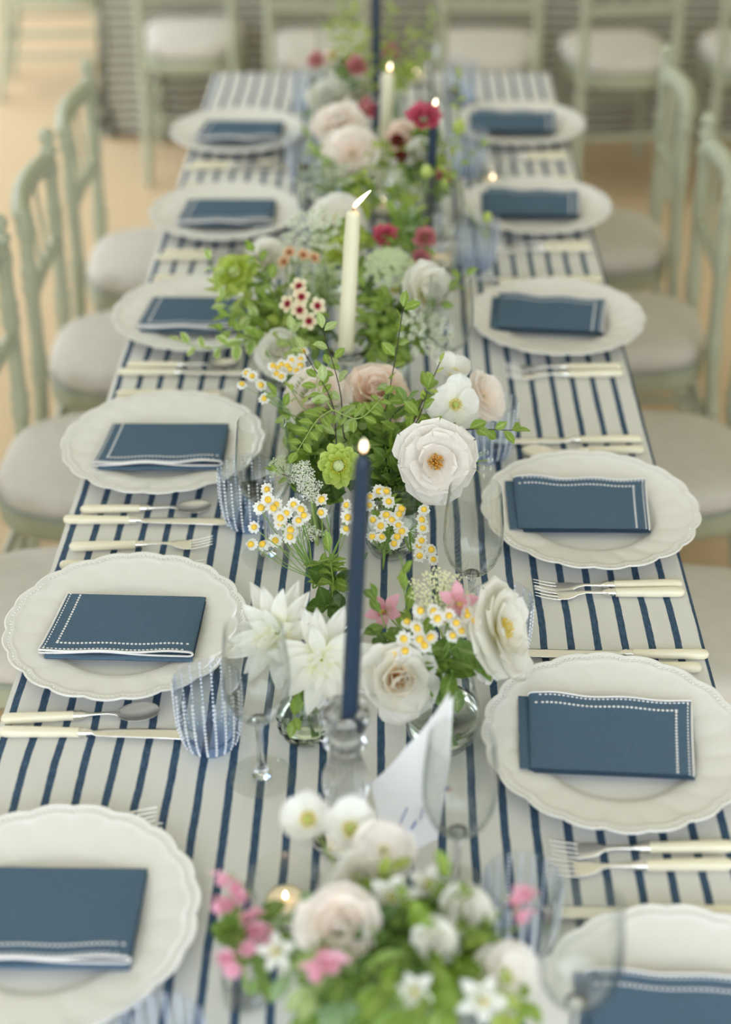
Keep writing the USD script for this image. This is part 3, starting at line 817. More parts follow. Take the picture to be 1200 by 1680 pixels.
TB = [((-0.1683, 1.2925, 0.7500), 'blue beaded tumbler beside the tall wine glass, nearest whole one on the left'),
      ((-0.1633, 1.7373, 0.7500), 'blue beaded tumbler behind the feverfew on the left, beside the second-row wine glass'),
      ((-0.1581, 0.8362, 0.7500), 'blurred blue tumbler cut by the bottom edge beside the bottom left plate'),
      ((0.1568, 1.0061, 0.7500), 'blurred blue beaded tumbler near the bottom with a pink blossom before it'),
      ((0.1618, 1.4458, 0.7500), 'blue beaded tumbler behind the white flowers, left of the second right plate'),
      ((0.1744, 1.9249, 0.7500), 'blue beaded tumbler behind the leafy sprig, right of the peony'),
      ((0.1850, 2.5958, 0.7500), 'blue beaded tumbler on the right between the third and fourth plates'),
      ((-0.100, 2.25, 0.75), 'blue beaded tumbler on the left hidden by the spreading greenery'),
      ((-0.108, 2.72, 0.75), 'blue beaded tumbler on the left between the fourth and fifth plates'),
      ((-0.155, 3.05, 0.75), 'blue beaded tumbler on the left by the farthest two plates'),
      ((0.185, 3.07, 0.75), 'blue beaded tumbler on the right by the fourth and fifth plates'),
      ((-0.165, 3.46, 0.75), 'blue beaded tumbler at the far left end of the table'),
      ((0.185, 3.53, 0.75), 'blue beaded tumbler at the far right end of the table')]
t0 = None
for k, (loc, lb) in enumerate(TB):
    loc = (loc[0], loc[1], ZT)
    if t0 is None:
        t0 = tumbler(loc, lb)
    else:
        dup(t0, loc, 11 * k, lb)


# ------------------------------------------------------------------ candles
def flame(p, base, h=0.022, lean=0.0):
    pr = [(0.0004, 0.0), (0.0026, 0.10), (0.0040, 0.28), (0.0042, 0.42), (0.0030, 0.65), (0.0015, 0.85), (0.0003, 1.0)]
    g = lathe([(r * min(1.0, h / 0.020), z * h) for r, z in pr], 10)
    v = g[0].copy(); uv = np.stack([np.zeros(len(v)), v[:, 2] / h], -1)
    v[:, 0] += lean * (v[:, 2] / h) ** 1.3 * h
    add(p, 'flame', (v + V(base), g[1], uv), 'flame')


def taper(bottom, top, r, mat, label, lean=0.0, wick_lean=0.0, fh=0.022):
    b, tp = V(bottom, float), V(top, float)
    p = thing('taper_candle', label, 'candle', b)
    d = tp - b
    L = np.linalg.norm(d)
    k = np.array([0, 0.01, 0.3, 0.6, 0.85, 0.96, 0.985, 1.0])
    rr = r * np.array([0.98, 1.0, 1.0, 0.97, 0.93, 0.88, 0.78, 0.45])
    add(p, 'wax', tube(d[None] * k[:, None], rr, 20), mat)
    e = d + V([wick_lean, 0, 0.008])
    add(p, 'wick', tube([d - V([0, 0, 0.002]), d + V([wick_lean * 0.3, 0, 0.004]), e], 0.0007, 5), 'wick')
    flame(p, e - V([0, 0, 0.004]), fh, lean)
    return p


def fluted(nf, amp):
    return lambda th, k: 1 + amp * np.cos(nf * th) * np.where((k > 6) & (k < 14), 1.0, 0.15)


def crystal_stick(loc, h, label, sc=1.0):
    """moulded crystal candlestick: foot, fluted body, collars and a cup with a socket"""
    p = thing('candlestick', label, 'candlestick', loc, 0)
    pr = [(0.0, 0.0), (0.036, 0.0), (0.038, 0.004), (0.034, 0.010), (0.020, 0.018), (0.013, 0.030), (0.012, 0.038), (0.016, 0.046), (0.0215, 0.060), (0.0230, 0.075), (0.0215, 0.090), (0.0170, 0.103), (0.0125, 0.112),
          (0.0115, 0.118), (0.0175, 0.124), (0.0225, 0.130), (0.0175, 0.136), (0.0160, 0.140), (0.0210, 0.148), (0.0240, 0.156), (0.0245, 0.164), (0.0225, 0.170), (0.0150, 0.170), (0.0115, 0.166), (0.0110, 0.146), (0.0, 0.146)]
    f = h / 0.170
    pr = [(r * sc, z * f) for r, z in pr]
    add(p, 'body', solid(lathe(pr, 48, fluted(12, 0.07))), 'cut_crystal')
    return p


def dish_stick(loc, h, label):
    """glass candle stand: round foot, stem, wide shallow dish with a socket"""
    p = thing('candlestick', label, 'candlestick', loc, 0)
    pr = [(0.0, 0.0), (0.034, 0.0), (0.036, 0.003), (0.026, 0.008), (0.010, 0.014), (0.0065, 0.026), (0.0060, h * 0.6), (0.0075, h - 0.030), (0.016, h - 0.023), (0.027, h - 0.014), (0.0325, h - 0.003), (0.0335, h), (0.0318, h),
          (0.0300, h - 0.005), (0.024, h - 0.0135), (0.0145, h - 0.0165), (0.0140, h - 0.006), (0.0128, h - 0.006), (0.0123, h - 0.019), (0.0, h - 0.019)]
    add(p, 'stand', solid(lathe(pr, 40)), 'solid_glass')
    return p


b = (-0.0082, 1.1520, 0.9014); tp = (0.0069, 1.1520, 1.2146)
crystal_stick((b[0] - 0.004, 1.152, ZT), b[2] - 0.75 + 0.022, 'cut crystal candlestick holding the nearest navy candle')
taper(b, tp, 0.0083, 'wax_blue', 'slim navy taper candle nearest the camera, lit and leaning a little right', 0.05, 0.001, 0.0115)
b = (-0.0381, 2.0300, 0.8627); tp = (-0.0243, 2.0300, 1.0868)
dish_stick((b[0] + 0.004, 2.03, ZT), b[2] - 0.75 + 0.014, 'clear glass candle stand with wide dish under the nearer cream candle')
taper(b, tp, 0.0118, 'wax_cream', 'cream taper candle in the glass dish, its flame blown to the right', 0.9, 0.001, 0.026)
b = (0.0945, 2.6300, 0.7925); tp = (0.1020, 2.6300, 1.0342)
crystal_stick((b[0], 2.63, ZT), b[2] - 0.75 + 0.022, 'crystal candlestick behind the pink pincushion flowers on the right')
taper(b, tp, 0.0086, 'wax_blue', 'slim navy taper candle behind the coral flower', 0.1, 0.001, 0.014)
b = (0.0083, 3.0000, 0.7662); tp = (0.0212, 3.0000, 0.9847)
crystal_stick((b[0], 3.0, ZT), max(0.05, b[2] - 0.75 + 0.02), 'crystal candlestick under the farther cream candle')
taper(b, tp, 0.0122, 'wax_cream', 'cream taper candle farther down the table left of the coral flower', 0.05, 0.001, 0.014)
b = (-0.0080, 3.2000, 0.7820); tp = (-0.0077, 3.2000, 1.0958)
crystal_stick((b[0], 3.2, ZT), max(0.05, b[2] - 0.75 + 0.02), 'crystal candlestick under the farthest navy candle')
taper(b, tp, 0.0092, 'wax_blue', 'tall navy taper candle farthest down the table, rising out of the picture', 0.0, 0.001, 0.020)


def tealight(loc, label, r=0.036, h=0.055):
    p = thing('tealight_holder', label, 'tealight', loc, 0, 'glass tealight holders')
    pr = [(0.0, 0.0004), (r * 0.78, 0.0004), (r * 0.86, 0.002), (r * 0.95, h * 0.4), (r, h - 0.001), (r - 0.0008, h), (r - 0.0022, h - 0.001), (r * 0.95 - 0.0025, h * 0.4), (r * 0.8 - 0.002, 0.006), (0.0, 0.005)]
    add(p, 'glass_cup', solid(lathe(pr, 32)), 'glass')
    add(p, 'wax', lathe([(0.0005, 0.0056), (0.0190, 0.0056), (0.0196, 0.008), (0.0194, 0.024), (0.0180, 0.0225), (0.0005, 0.0220)], 20), 'tea_wax')
    flame(p, (0, 0, 0.024), 0.011)
    return p


q = (-0.0687, 1.0434, 0.7500)
tl = tealight((q[0], q[1], ZT), 'lit tealight in a clear cup at the bottom behind the pink sweet peas')
for loc, lb in (((0.0833, 3.6671, 0.7500), 'lit tealight glowing at the far end of the table right of the navy candle'), ((0.2322, 2.9757, 0.7500), 'small lit tealight by the fourth right plate'),
                ((0.0097, 2.8447, 0.7500), 'small lit tealight among the flowers behind the cream candle flame'), ((0.1191, 2.5899, 0.7500), 'small lit tealight left of the blue tumbler by the pink pincushions')):
    dup(tl, (loc[0], loc[1], ZT), 0, lb)

# ------------------------------------------------------------------ printed paper menu standing among the near flowers
mp = [(0.0122, 1.1100, 0.8285), (0.0491, 1.1100, 0.8842), (0.0912, 1.1100, 0.9292), (0.0894, 1.1100, 0.8622), (0.0779, 1.1100, 0.7771), (0.0330, 1.1100, 0.7592)]
ctr = V(mp).mean(0)
p = thing('paper_menu', 'folded white paper menu with blue and red printed marks among the near flowers', 'paper menu', (ctr[0], ctr[1], 0.751))
from shapely.geometry import Polygon, Point


def paper(poly, bow, dy, inset=0.0, n=16):
    P = Polygon([(a[0] - ctr[0], a[2] - 0.751) for a in poly])
    x0, z0, x1, z1 = P.bounds
    pts = [(x, z) for x, z in np.array(P.exterior.segmentize(0.012).coords)[:-1]]
    for x in np.linspace(x0, x1, n):
        for z in np.linspace(z0, z1, n):
            if P.buffer(-0.004).contains(Point(x, z)):
                pts.append((x, z))
    from scipy.spatial import Delaunay
    pts = np.array(pts)
    tri = Delaunay(pts).simplices
    c = pts[tri].mean(1)
    tri = tri[[P.contains(Point(*q)) for q in c]]
    y = bow * ((pts[:, 0] - x0) / (x1 - x0) - 0.5) ** 2 * 4 + dy + 0.25 * (pts[:, 1])
    front = np.stack([pts[:, 0], y - 0.0003, pts[:, 1]], 1); back = np.stack([pts[:, 0], y + 0.0003, pts[:, 1]], 1)
    return np.vstack([front, back]), np.vstack([tri, tri[:, ::-1] + len(pts)])


low = min(a[2] for a in mp)
mp2 = [(a[0], a[1], max(0.7515, a[2])) for a in mp]
add(p, 'front_leaf', paper(mp2, 0.020, 0.0), 'paper', False)
add(p, 'back_leaf', paper([(a[0] * 1.0 + 0.004, a[1], max(0.7515, a[2] - 0.006)) for a in mp2], 0.012, 0.010), 'paper', False)
for (px, pz, L, ang, m) in ((0.034, 0.080, 0.006, 0.3, 'print_red'), (0.031, 0.083, 0.006, 0.9, 'print_blue'), (-0.012, 0.058, 0.018, 1.2, 'print_blue'), (-0.018, 0.044, 0.009, 0.8, 'print_red'), (0.006, 0.060, 0.012, 1.4, 'print_blue'), (-0.002, 0.048, 0.010, 1.1, 'print_blue')):
    y = 0.020 * ((px + 0.05) / 0.1 - 0.5) ** 2 * 4 + 0.25 * pz - 0.0016
    d = V([math.cos(ang), 0, math.sin(ang)]) * L / 2
    add(p, 'printed_mark', tube([V([px, y, pz]) - d + V([0, -0.25 * d[2], 0]), V([px, y, pz]) + d + V([0, 0.25 * d[2], 0])], 0.0016, 5, flat=0.3), m)


# ------------------------------------------------------------------ flowers: materials
petal_look('peony_white', [(0.0, (0.888, 0.814, 0.504)), (0.25, (0.913, 0.864, 0.789)), (0.7, (0.919, 0.882, 0.839)), (1.0, (0.94, 0.895, 0.845))])
petal_look('ivory_petal', [(0.0, (0.876, 0.839, 0.47)), (0.3, (0.913, 0.895, 0.802)), (1.0, (0.926, 0.913, 0.864))])
petal_look('apricot_heart', [(0.0, (0.80, 0.36, 0.10)), (0.22, (0.88, 0.60, 0.30)), (0.5, (0.93, 0.86, 0.72)), (1.0, (0.95, 0.92, 0.86))])
petal_look('star_petal', [(0.0, (0.826, 0.851, 0.28)), (0.18, (0.901, 0.901, 0.65)), (0.45, (0.919, 0.913, 0.851)), (1.0, (0.926, 0.919, 0.876))])
petal_look('blush_petal', [(0.0, (0.94, 0.60, 0.38)), (0.3, (0.96, 0.76, 0.61)), (0.75, (0.965, 0.83, 0.73)), (1.0, (0.97, 0.88, 0.81))])
petal_look('pale_blush_petal', [(0.0, (0.94, 0.78, 0.60)), (0.4, (0.965, 0.87, 0.79)), (1.0, (0.97, 0.92, 0.87))])
petal_look('anemone_petal', [(0.0, (0.876, 0.888, 0.616)), (0.3, (0.913, 0.907, 0.851)), (1.0, (0.926, 0.919, 0.888))])
petal_look('lime_petal', [(0.0, (0.26, 0.34, 0.02)), (0.35, (0.44, 0.56, 0.06)), (1.0, (0.62, 0.73, 0.22))], streak=0.15)
petal_look('coral_petal', [(0.0, (0.36, 0.03, 0.05)), (0.5, (0.62, 0.10, 0.17)), (1.0, (0.74, 0.20, 0.28))])
petal_look('dusty_pink_petal', [(0.0, (0.45, 0.10, 0.13)), (0.5, (0.62, 0.22, 0.25)), (1.0, (0.72, 0.34, 0.36))])
petal_look('magenta_petal', [(0.0, (0.40, 0.02, 0.10)), (1.0, (0.62, 0.08, 0.24))])
petal_look('pink_petal', [(0.0, (0.78, 0.62, 0.50)), (0.35, (0.80, 0.42, 0.48)), (1.0, (0.84, 0.48, 0.58))])
petal_look('sweet_pink_petal', [(0.0, (0.90, 0.70, 0.70)), (0.4, (0.88, 0.44, 0.56)), (1.0, (0.91, 0.56, 0.67))])
petal_look('phlox_petal', [(0.0, (0.24, 0.015, 0.04)), (0.26, (0.34, 0.03, 0.06)), (0.40, (0.84, 0.62, 0.44)), (0.6, (0.90, 0.80, 0.58)), (1.0, (0.91, 0.83, 0.62))])
petal_look('amber_phlox_petal', [(0.0, (0.20, 0.03, 0.02)), (0.25, (0.45, 0.14, 0.05)), (0.42, (0.74, 0.45, 0.26)), (1.0, (0.82, 0.62, 0.42))])
petal_look('daisy_petal', [(0.0, (0.901, 0.901, 0.814)), (0.3, (0.926, 0.926, 0.901)), (1.0, (0.932, 0.932, 0.913))])
petal_look('burgundy_petal', [(0.0, (0.10, 0.01, 0.01)), (1.0, (0.22, 0.03, 0.03))])
plain('daisy_yellow', (0.84, 0.56, 0.06), 0.75, var=0.15, scale=300)
plain('stamen_orange', (0.82, 0.42, 0.06), 0.7)
plain('stamen_yellow', (0.84, 0.66, 0.12), 0.7)
plain('pale_centre', (0.60, 0.68, 0.36), 0.8, var=0.2, scale=500)
plain('lace_white', (0.84, 0.86, 0.76), 0.8)
plain('lace_green', (0.58, 0.68, 0.40), 0.8)
plain('lace_cream', (0.80, 0.80, 0.50), 0.8)
plain('seed_green', (0.26, 0.40, 0.10), 0.8)
plain('stem_green', (0.20, 0.34, 0.07), 0.6)
plain('stem_pale', (0.36, 0.48, 0.14), 0.6)
plain('stem_dark', (0.030, 0.016, 0.014), 0.5)
plain('bud_green', (0.46, 0.56, 0.14), 0.6, var=0.1, scale=120)
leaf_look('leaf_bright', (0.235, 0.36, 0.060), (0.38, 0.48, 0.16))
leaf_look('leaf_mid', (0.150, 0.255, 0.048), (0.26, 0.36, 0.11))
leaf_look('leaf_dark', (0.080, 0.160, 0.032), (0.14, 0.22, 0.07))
leaf_look('leaf_lime', (0.38, 0.47, 0.10), (0.48, 0.56, 0.18))
leaf_look('leaf_pale', (0.40, 0.51, 0.22), (0.52, 0.60, 0.32))
leaf_look('leaf_grey', (0.30, 0.43, 0.24), (0.42, 0.54, 0.34))
leaf_look('leaf_variegated', (0.28, 0.42, 0.10), (0.40, 0.52, 0.18), edge=(0.66, 0.72, 0.42))


# ------------------------------------------------------------------ vases
VASE = {}


def vase(key, loc, kind, label, h=0.10, r=0.030, water=True):
    x, y = loc[0], loc[1]
    names = {'fluted': 'bud_vase', 'bowl': 'glass_vase', 'bottle': 'bud_vase', 'straight': 'glass_vase'}
    p = thing(names[kind], label, 'vase', (x, y, ZT))
    if kind == 'fluted':
        pr = [(0.0, 0.0003), (0.55, 0.0003), (0.75, 0.04), (0.93, 0.18), (1.0, 0.36), (0.95, 0.55), (0.78, 0.72), (0.55, 0.85), (0.46, 0.92), (0.50, 1.0)]
        fl = lambda th, k: 1 + 0.035 * np.cos(16 * th) * ((k > 1) & (k < 8))
    elif kind == 'bowl':
        pr = [(0.0, 0.0003), (0.55, 0.0003), (0.74, 0.03), (0.92, 0.16), (1.0, 0.38), (0.97, 0.60), (0.86, 0.82), (0.80, 0.93), (0.84, 1.0)]
        fl = None
    elif kind == 'bottle':
        pr = [(0.0, 0.0003), (0.86, 0.0003), (0.97, 0.03), (1.0, 0.10), (1.0, 0.50), (0.92, 0.64), (0.70, 0.76), (0.58, 0.84), (0.56, 0.94), (0.66, 1.0)]
        fl = None
    else:
        pr = [(0.0, 0.0003), (0.78, 0.0003), (0.84, 0.03), (0.90, 0.4), (1.0, 0.97), (1.0, 1.0)]
        fl = None
    out = [(a * r, b * h if i > 1 else b) for i, (a, b) in enumerate(pr)]
    inn = [(max(a * r - 0.0020, 0.0), b * h + (0.0 if i > 3 else 0.004)) for i, (a, b) in enumerate(pr)][::-1]
    inn[-1] = (0.0, 0.0045)
    add(p, 'glass_body', solid(lathe(out + inn[1:-2] + [inn[-1]], 48, fl)), 'green_glass' if kind == 'fluted' else 'glass')
    if water:
        wl = 0.58 * h
        w = [(0.0, 0.0052)] + [(max(a * r - 0.0024, 0.001), b * h + 0.0045) for a, b in pr[1:] if 0.02 < b and b * h + 0.0045 < wl]
        w += [(w[-1][0], wl), (0.0, wl)]
        add(p, 'water', solid(lathe(w, 32)), 'water')
    VASE[key] = (x, y, ZT + h, pr[-1][0] * r * 0.7, r)
    return p


vase('A', (-0.0624, 1.3102, 0.7500), 'fluted', 'small round ribbed glass bud vase under the white star flowers', 0.066, 0.0325)
vase('A2', (-0.0383, 1.5033, 0.7500), 'bottle', 'slim clear glass bottle hidden behind the right white star flower', 0.085, 0.022)
vase('B', (0.0904, 1.3030, 0.7500), 'bowl', 'round clear glass vase of bare stems under the white rose and mint leaves', 0.088, 0.042)
vase('C', (-0.0698, 1.7145, 0.7500), 'straight', 'clear glass beaker vase below the lime zinnia', 0.105, 0.027)
vase('D', (0.0318, 1.6765, 0.7500), 'bowl', 'clear glass vase under the big white peony', 0.115, 0.037)
vase('E', (-0.0052, 1.8358, 0.7500), 'straight', 'clear glass vase hidden under the blush roses', 0.10, 0.030)
vase('G', (-0.1418, 2.1469, 0.7500), 'straight', 'clear glass vase hidden in the spreading greenery on the left', 0.10, 0.034)
vase('H', (0.0279, 2.1243, 0.7500), 'straight', 'clear glass vase under the green lace dome and side-on white rose', 0.11, 0.034)
vase('I', (-0.0767, 2.4837, 0.7500), 'bowl', 'clear glass vase under the airy white lace flowers', 0.10, 0.034)
vase('J', (0.0694, 2.5104, 0.7500), 'bottle', 'clear glass bottle behind the dusty pink pincushions', 0.11, 0.024)
vase('K', (-0.0501, 2.8349, 0.7500), 'bowl', 'clear glass vase under the pale peony in the far half', 0.11, 0.036)
vase('L', (0.0965, 2.8673, 0.7500), 'bottle', 'tall clear bottle holding the coral flower', 0.14, 0.024)
vase('M', (-0.0715, 3.2516, 0.7500), 'bowl', 'clear glass vase of pink flowers at the far end', 0.11, 0.036)
vase('N', (0.0353, 3.3312, 0.7500), 'bottle', 'clear bottle of airy green stems at the far end', 0.13, 0.026)
vase('Y', (0.0056, 0.9433, 0.7500), 'bowl', 'blurred clear vase of white and pink flowers at the bottom centre', 0.11, 0.038, False)
vase('Z', (0.0930, 0.9308, 0.7500), 'bowl', 'blurred clear vase of leafy stems at the bottom right of centre', 0.11, 0.038, False)
vase('X', (-0.0993, 0.9418, 0.7500), 'bottle', 'blurred clear bottle of pink sweet peas at the bottom left of centre', 0.10, 0.022, False)


def stem_path(key, head, face, rng, lead=0.03):
    x, y, zm, mr, r = VASE[key]
    head = V(head, float)
    d = head - V([x, y, zm])
    a = math.atan2(d[1], d[0]) + rng.uniform(-0.5, 0.5)
    q = min(1.0, math.hypot(d[0], d[1]) / 0.05)
    bot = V([x - math.cos(a) * r * 0.35 * q, y - math.sin(a) * r * 0.35 * q, ZT + 0.012])
    mouth = V([x + math.cos(a) * mr * q, y + math.sin(a) * mr * q, zm])
    f = unit(unit(face) + V([0, 0, 0.6]))
    pre = head - f * min(lead, 0.45 * np.linalg.norm(d))
    if np.linalg.norm(pre - mouth) < 0.02:
        return [bot, mouth, head]
    return [bot, mouth, pre, head]


SEED = [100]


def begin(name, label, cat, key, head, face, stem='stem_green', rad=0.0017, group=None, lead=0.03):
    SEED[0] += 1
    rng = random.Random(SEED[0])
    pts = stem_path(key, head, face, rng, lead)
    p = thing(name, label, cat, pts[0], 0, group)
    o = V(pts[0])
    add(p, 'stem', tube(smooth_path([q - o for q in pts], 14), rad, 6), stem)
    return p, V(head, float) - o, rng


def whorl(p, at, B, rows, mat, rng, name='petal'):
    """rows: (count, length, width, start angle, curl, cup, ruffle, inner radius, height, tip, widest, notch)"""
    off = rng.uniform(0, 6.28)
    for n, L, W, phi, curl, cup, ruf, r0, z0, tip, wid, notch in rows:
        off += math.pi / n + 0.2
        for i in range(n):
            j = rng.uniform(0.84, 1.12)
            g = petal(L * j, W * rng.uniform(0.92, 1.08), phi + rng.uniform(-9, 9), curl + rng.uniform(-14, 14), cup, ruf, wid, tip, notch, rng, *((9, 9) if L > 0.02 else (6, 5)))
            g = (g[0] + V([r0, 0, z0]), g[1], g[2])
            g = rotz(g, off + i * 2 * math.pi / n + rng.uniform(-0.2, 0.2))
            add(p, name, turn(g, B, at), mat)


def stamens(p, at, B, n, h, spread, mat, rng, r=0.0007, tip=0.0012, name='stamens', lean=0.0):
    gs = []
    for k in range(n):
        a, q = rng.uniform(0, 6.28), spread * math.sqrt(rng.random())
        top = V([q * math.cos(a), q * math.sin(a), h * rng.uniform(0.7, 1.1) * (1 - 0.3 * (q / spread) ** 2)])
        gs.append(tube([top * V([0.25, 0.25, 0.0]), top * V([0.6, 0.6, 0.6]), top], r * 0.6, 4))
        gs.append(ball(top, tip, tip, tip * 1.2, 5, 4))
    add(p, name, turn(join(*gs), B, at), mat, kind='stuff')


def peony(label, key, head, face, s=1.0, mat='peony_white', cat='peony', name='peony', open_=1.0, st='stamen_orange', spin=0.0, core=True):
    p, h, rng = begin(name, label, cat, key, head, face)
    B = basis(face, spin)
    whorl(p, h, B, [(7, 0.050 * s, 0.052 * s, 4 * open_, 12, 0.10, 0.030, 0.004 * s, -0.006 * s, 0.36, 0.70, 0.08), (6, 0.046 * s, 0.050 * s, 14 * open_, 14, 0.12, 0.035, 0.004 * s, -0.002 * s, 0.36, 0.68, 0.10),
                    (6, 0.038 * s, 0.042 * s, 26 * open_, 16, 0.16, 0.045, 0.004 * s, 0.001 * s, 0.38, 0.66, 0.10), (5, 0.026 * s, 0.030 * s, 42 * open_, 16, 0.22, 0.06, 0.005 * s, 0.003 * s, 0.42, 0.64, 0.12)], mat, rng)
    if core:
        stamens(p, h, B, 70, 0.017 * s, 0.010 * s, st, rng, 0.0006, 0.0010)
    return p


def rose(label, key, head, face, s=1.0, mat='ivory_petal', cat='rose', name='garden_rose', spin=0.0, st=None, heart=None):
    """a cupped garden rose: outer guard petals round a tight heart"""
    p, h, rng = begin(name, label, cat, key, head, face)
    B = basis(face, spin)
    whorl(p, h, B, [(6, 0.044 * s, 0.050 * s, 4, 20, 0.12, 0.04, 0.003 * s, -0.007 * s, 0.36, 0.68, 0.08), (5, 0.040 * s, 0.046 * s, 24, 30, 0.25, 0.04, 0.003 * s, -0.004 * s, 0.40, 0.64, 0.06)], mat, rng)
    whorl(p, h, B, [(5, 0.032 * s, 0.036 * s, 46, 34, 0.38, 0.035, 0.0025 * s, -0.002 * s, 0.42, 0.62, 0.06), (4, 0.027 * s, 0.026 * s, 68, 30, 0.55, 0.03, 0.002 * s, 0.0, 0.45, 0.6, 0.06),
                    (4, 0.024 * s, 0.018 * s, 78, 22, 0.6, 0.02, 0.001 * s, 0.0, 0.5, 0.6, 0.05)], heart or mat, rng)
    if st:
        stamens(p, h, B, 40, 0.020 * s, 0.007 * s, st, rng, 0.0006, 0.0010)
    add(p, 'calyx', turn(ball((0, 0, -0.007 * s), 0.007 * s, 0.007 * s, 0.006 * s, 8, 5), B, h), 'stem_green')
    return p


def star(label, key, head, face, s=1.0, spin=0.0):
    p, h, rng = begin('star_flower', label, 'flower', key, head, face)
    B = basis(face, spin)
    whorl(p, h, B, [(7, 0.058 * s, 0.021 * s, -4, 4, 0.22, 0.03, 0.004, -0.003, 0.8, 0.42, 0.0), (7, 0.055 * s, 0.020 * s, 10, 8, 0.25, 0.03, 0.004, 0.0, 0.8, 0.42, 0.0), (6, 0.048 * s, 0.018 * s, 26, 4, 0.25, 0.03, 0.004, 0.001, 0.8, 0.45, 0.0),
                    (5, 0.034 * s, 0.014 * s, 38, -8, 0.3, 0.02, 0.003, 0.002, 0.85, 0.45, 0.0)], 'star_petal', rng)
    whorl(p, h, B, [(7, 0.014 * s, 0.007 * s, 48, -30, 0.4, 0.0, 0.003, 0.003, 0.6, 0.5, 0.0), (5, 0.010 * s, 0.005 * s, 68, -30, 0.4, 0.0, 0.001, 0.003, 0.6, 0.5, 0.0)], 'star_petal', rng, 'inner_petal')
    return p


def zinnia(label, key, head, face, s=1.0, mat='lime_petal', dark=False, spin=0.0, dome=1.0):
    p, h, rng = begin('zinnia', label, 'zinnia', key, head, face, 'stem_pale', 0.0022)
    B = basis(face, spin)
    whorl(p, h, B, [(14, 0.0250 * s, 0.0125 * s, -6, 10, 0.2, 0.03, 0.004, -0.003, 0.38, 0.7, 0.10), (13, 0.0215 * s, 0.0115 * s, 8, 12, 0.2, 0.03, 0.004, -0.001, 0.38, 0.7, 0.10),
                    (11, 0.0165 * s, 0.0095 * s, 22 * dome, 14, 0.25, 0.03, 0.004, 0.001, 0.4, 0.7, 0.08)], mat, rng)
    if dark:
        whorl(p, h, B, [(9, 0.0125 * s, 0.007 * s, 45, 16, 0.3, 0.03, 0.002, 0.003, 0.4, 0.7, 0.08), (7, 0.009 * s, 0.005 * s, 65, 16, 0.3, 0.03, 0.001, 0.004, 0.4, 0.7, 0.08)], 'burgundy_petal', rng, 'inner_petal')
        return p
    disc = [ball((0, 0, 0.003), 0.0072 * s, 0.0072 * s, 0.0040 * s, 14, 7)]
    for k in range(60):
        q = 0.0068 * s * math.sqrt((k + 0.5) / 60); a = k * 2.39996
        disc.append(ball((q * math.cos(a), q * math.sin(a), 0.0066 - 0.0016 * (q / (0.0068 * s)) ** 2 + (s - 1) * 0.003), 0.0007, 0.0007, 0.0011, 5, 4))
    add(p, 'disc', turn(join(*disc), B, h), 'pale_centre')
    tips = []
    for k in range(22):
        a = 2 * math.pi * k / 22; q = rng.uniform(0.0078, 0.0098) * s
        tips.append(ball((q * math.cos(a), q * math.sin(a), 0.0050 + rng.uniform(0, 0.001)), 0.0010, 0.0010, 0.0012, 5, 4))
    add(p, 'florets', turn(join(*tips), B, h), 'stamen_yellow', kind='stuff')
    return p


def anemone(label, key, head, face, s=1.0, spin=0.0, open_=18):
    p, h, rng = begin('anemone', label, 'anemone', key, head, face, 'stem_pale', 0.0014)
    B = basis(face, spin)
    whorl(p, h, B, [(3, 0.031 * s, 0.030 * s, open_ - 6, 14, 0.25, 0.05, 0.003, -0.001, 0.42, 0.62, 0.05), (3, 0.029 * s, 0.029 * s, open_ + 6, 14, 0.25, 0.05, 0.003, 0.001, 0.42, 0.62, 0.05)], 'anemone_petal', rng)
    add(p, 'centre', turn(ball((0, 0, 0.004), 0.0036 * s, 0.0036 * s, 0.0034 * s, 10, 6), B, h), 'bud_green')
    stamens(p, h, B, 1, 0.004, 0.001, 'stamen_yellow', rng)
    gs = []
    for k in range(22):
        a = 2 * math.pi * k / 22 + rng.uniform(-.1, .1); q = rng.uniform(0.0056, 0.0078) * s
        t = V([q * math.cos(a), q * math.sin(a), 0.0045])
        gs += [tube([V([0.3 * t[0], 0.3 * t[1], 0.0]), t], 0.0004, 4), ball(t, 0.0010, 0.0010, 0.0012, 5, 4)]
    add(p, 'stamen_ring', turn(join(*gs), B, h), 'stamen_yellow', kind='stuff')
    return p


def pincushion(label, key, head, face, s=1.0, mat='dusty_pink_petal', name='scabious', cat='scabious'):
    p, h, rng = begin(name, label, cat, key, head, face)
    B = basis(face)
    rows = []
    for k in range(5):
        phi = 5 + 19 * k
        rows.append(([11, 10, 9, 7, 4][k], 0.0165 * s * (1 - 0.08 * k), 0.0085 * s * (1 - 0.1 * k), phi, 20, 0.3, 0.05, 0.005 * s * (1 - 0.2 * k), 0.0015 * s * k, 0.4, 0.7, 0.12))
    whorl(p, h, B, rows, mat, rng)
    return p


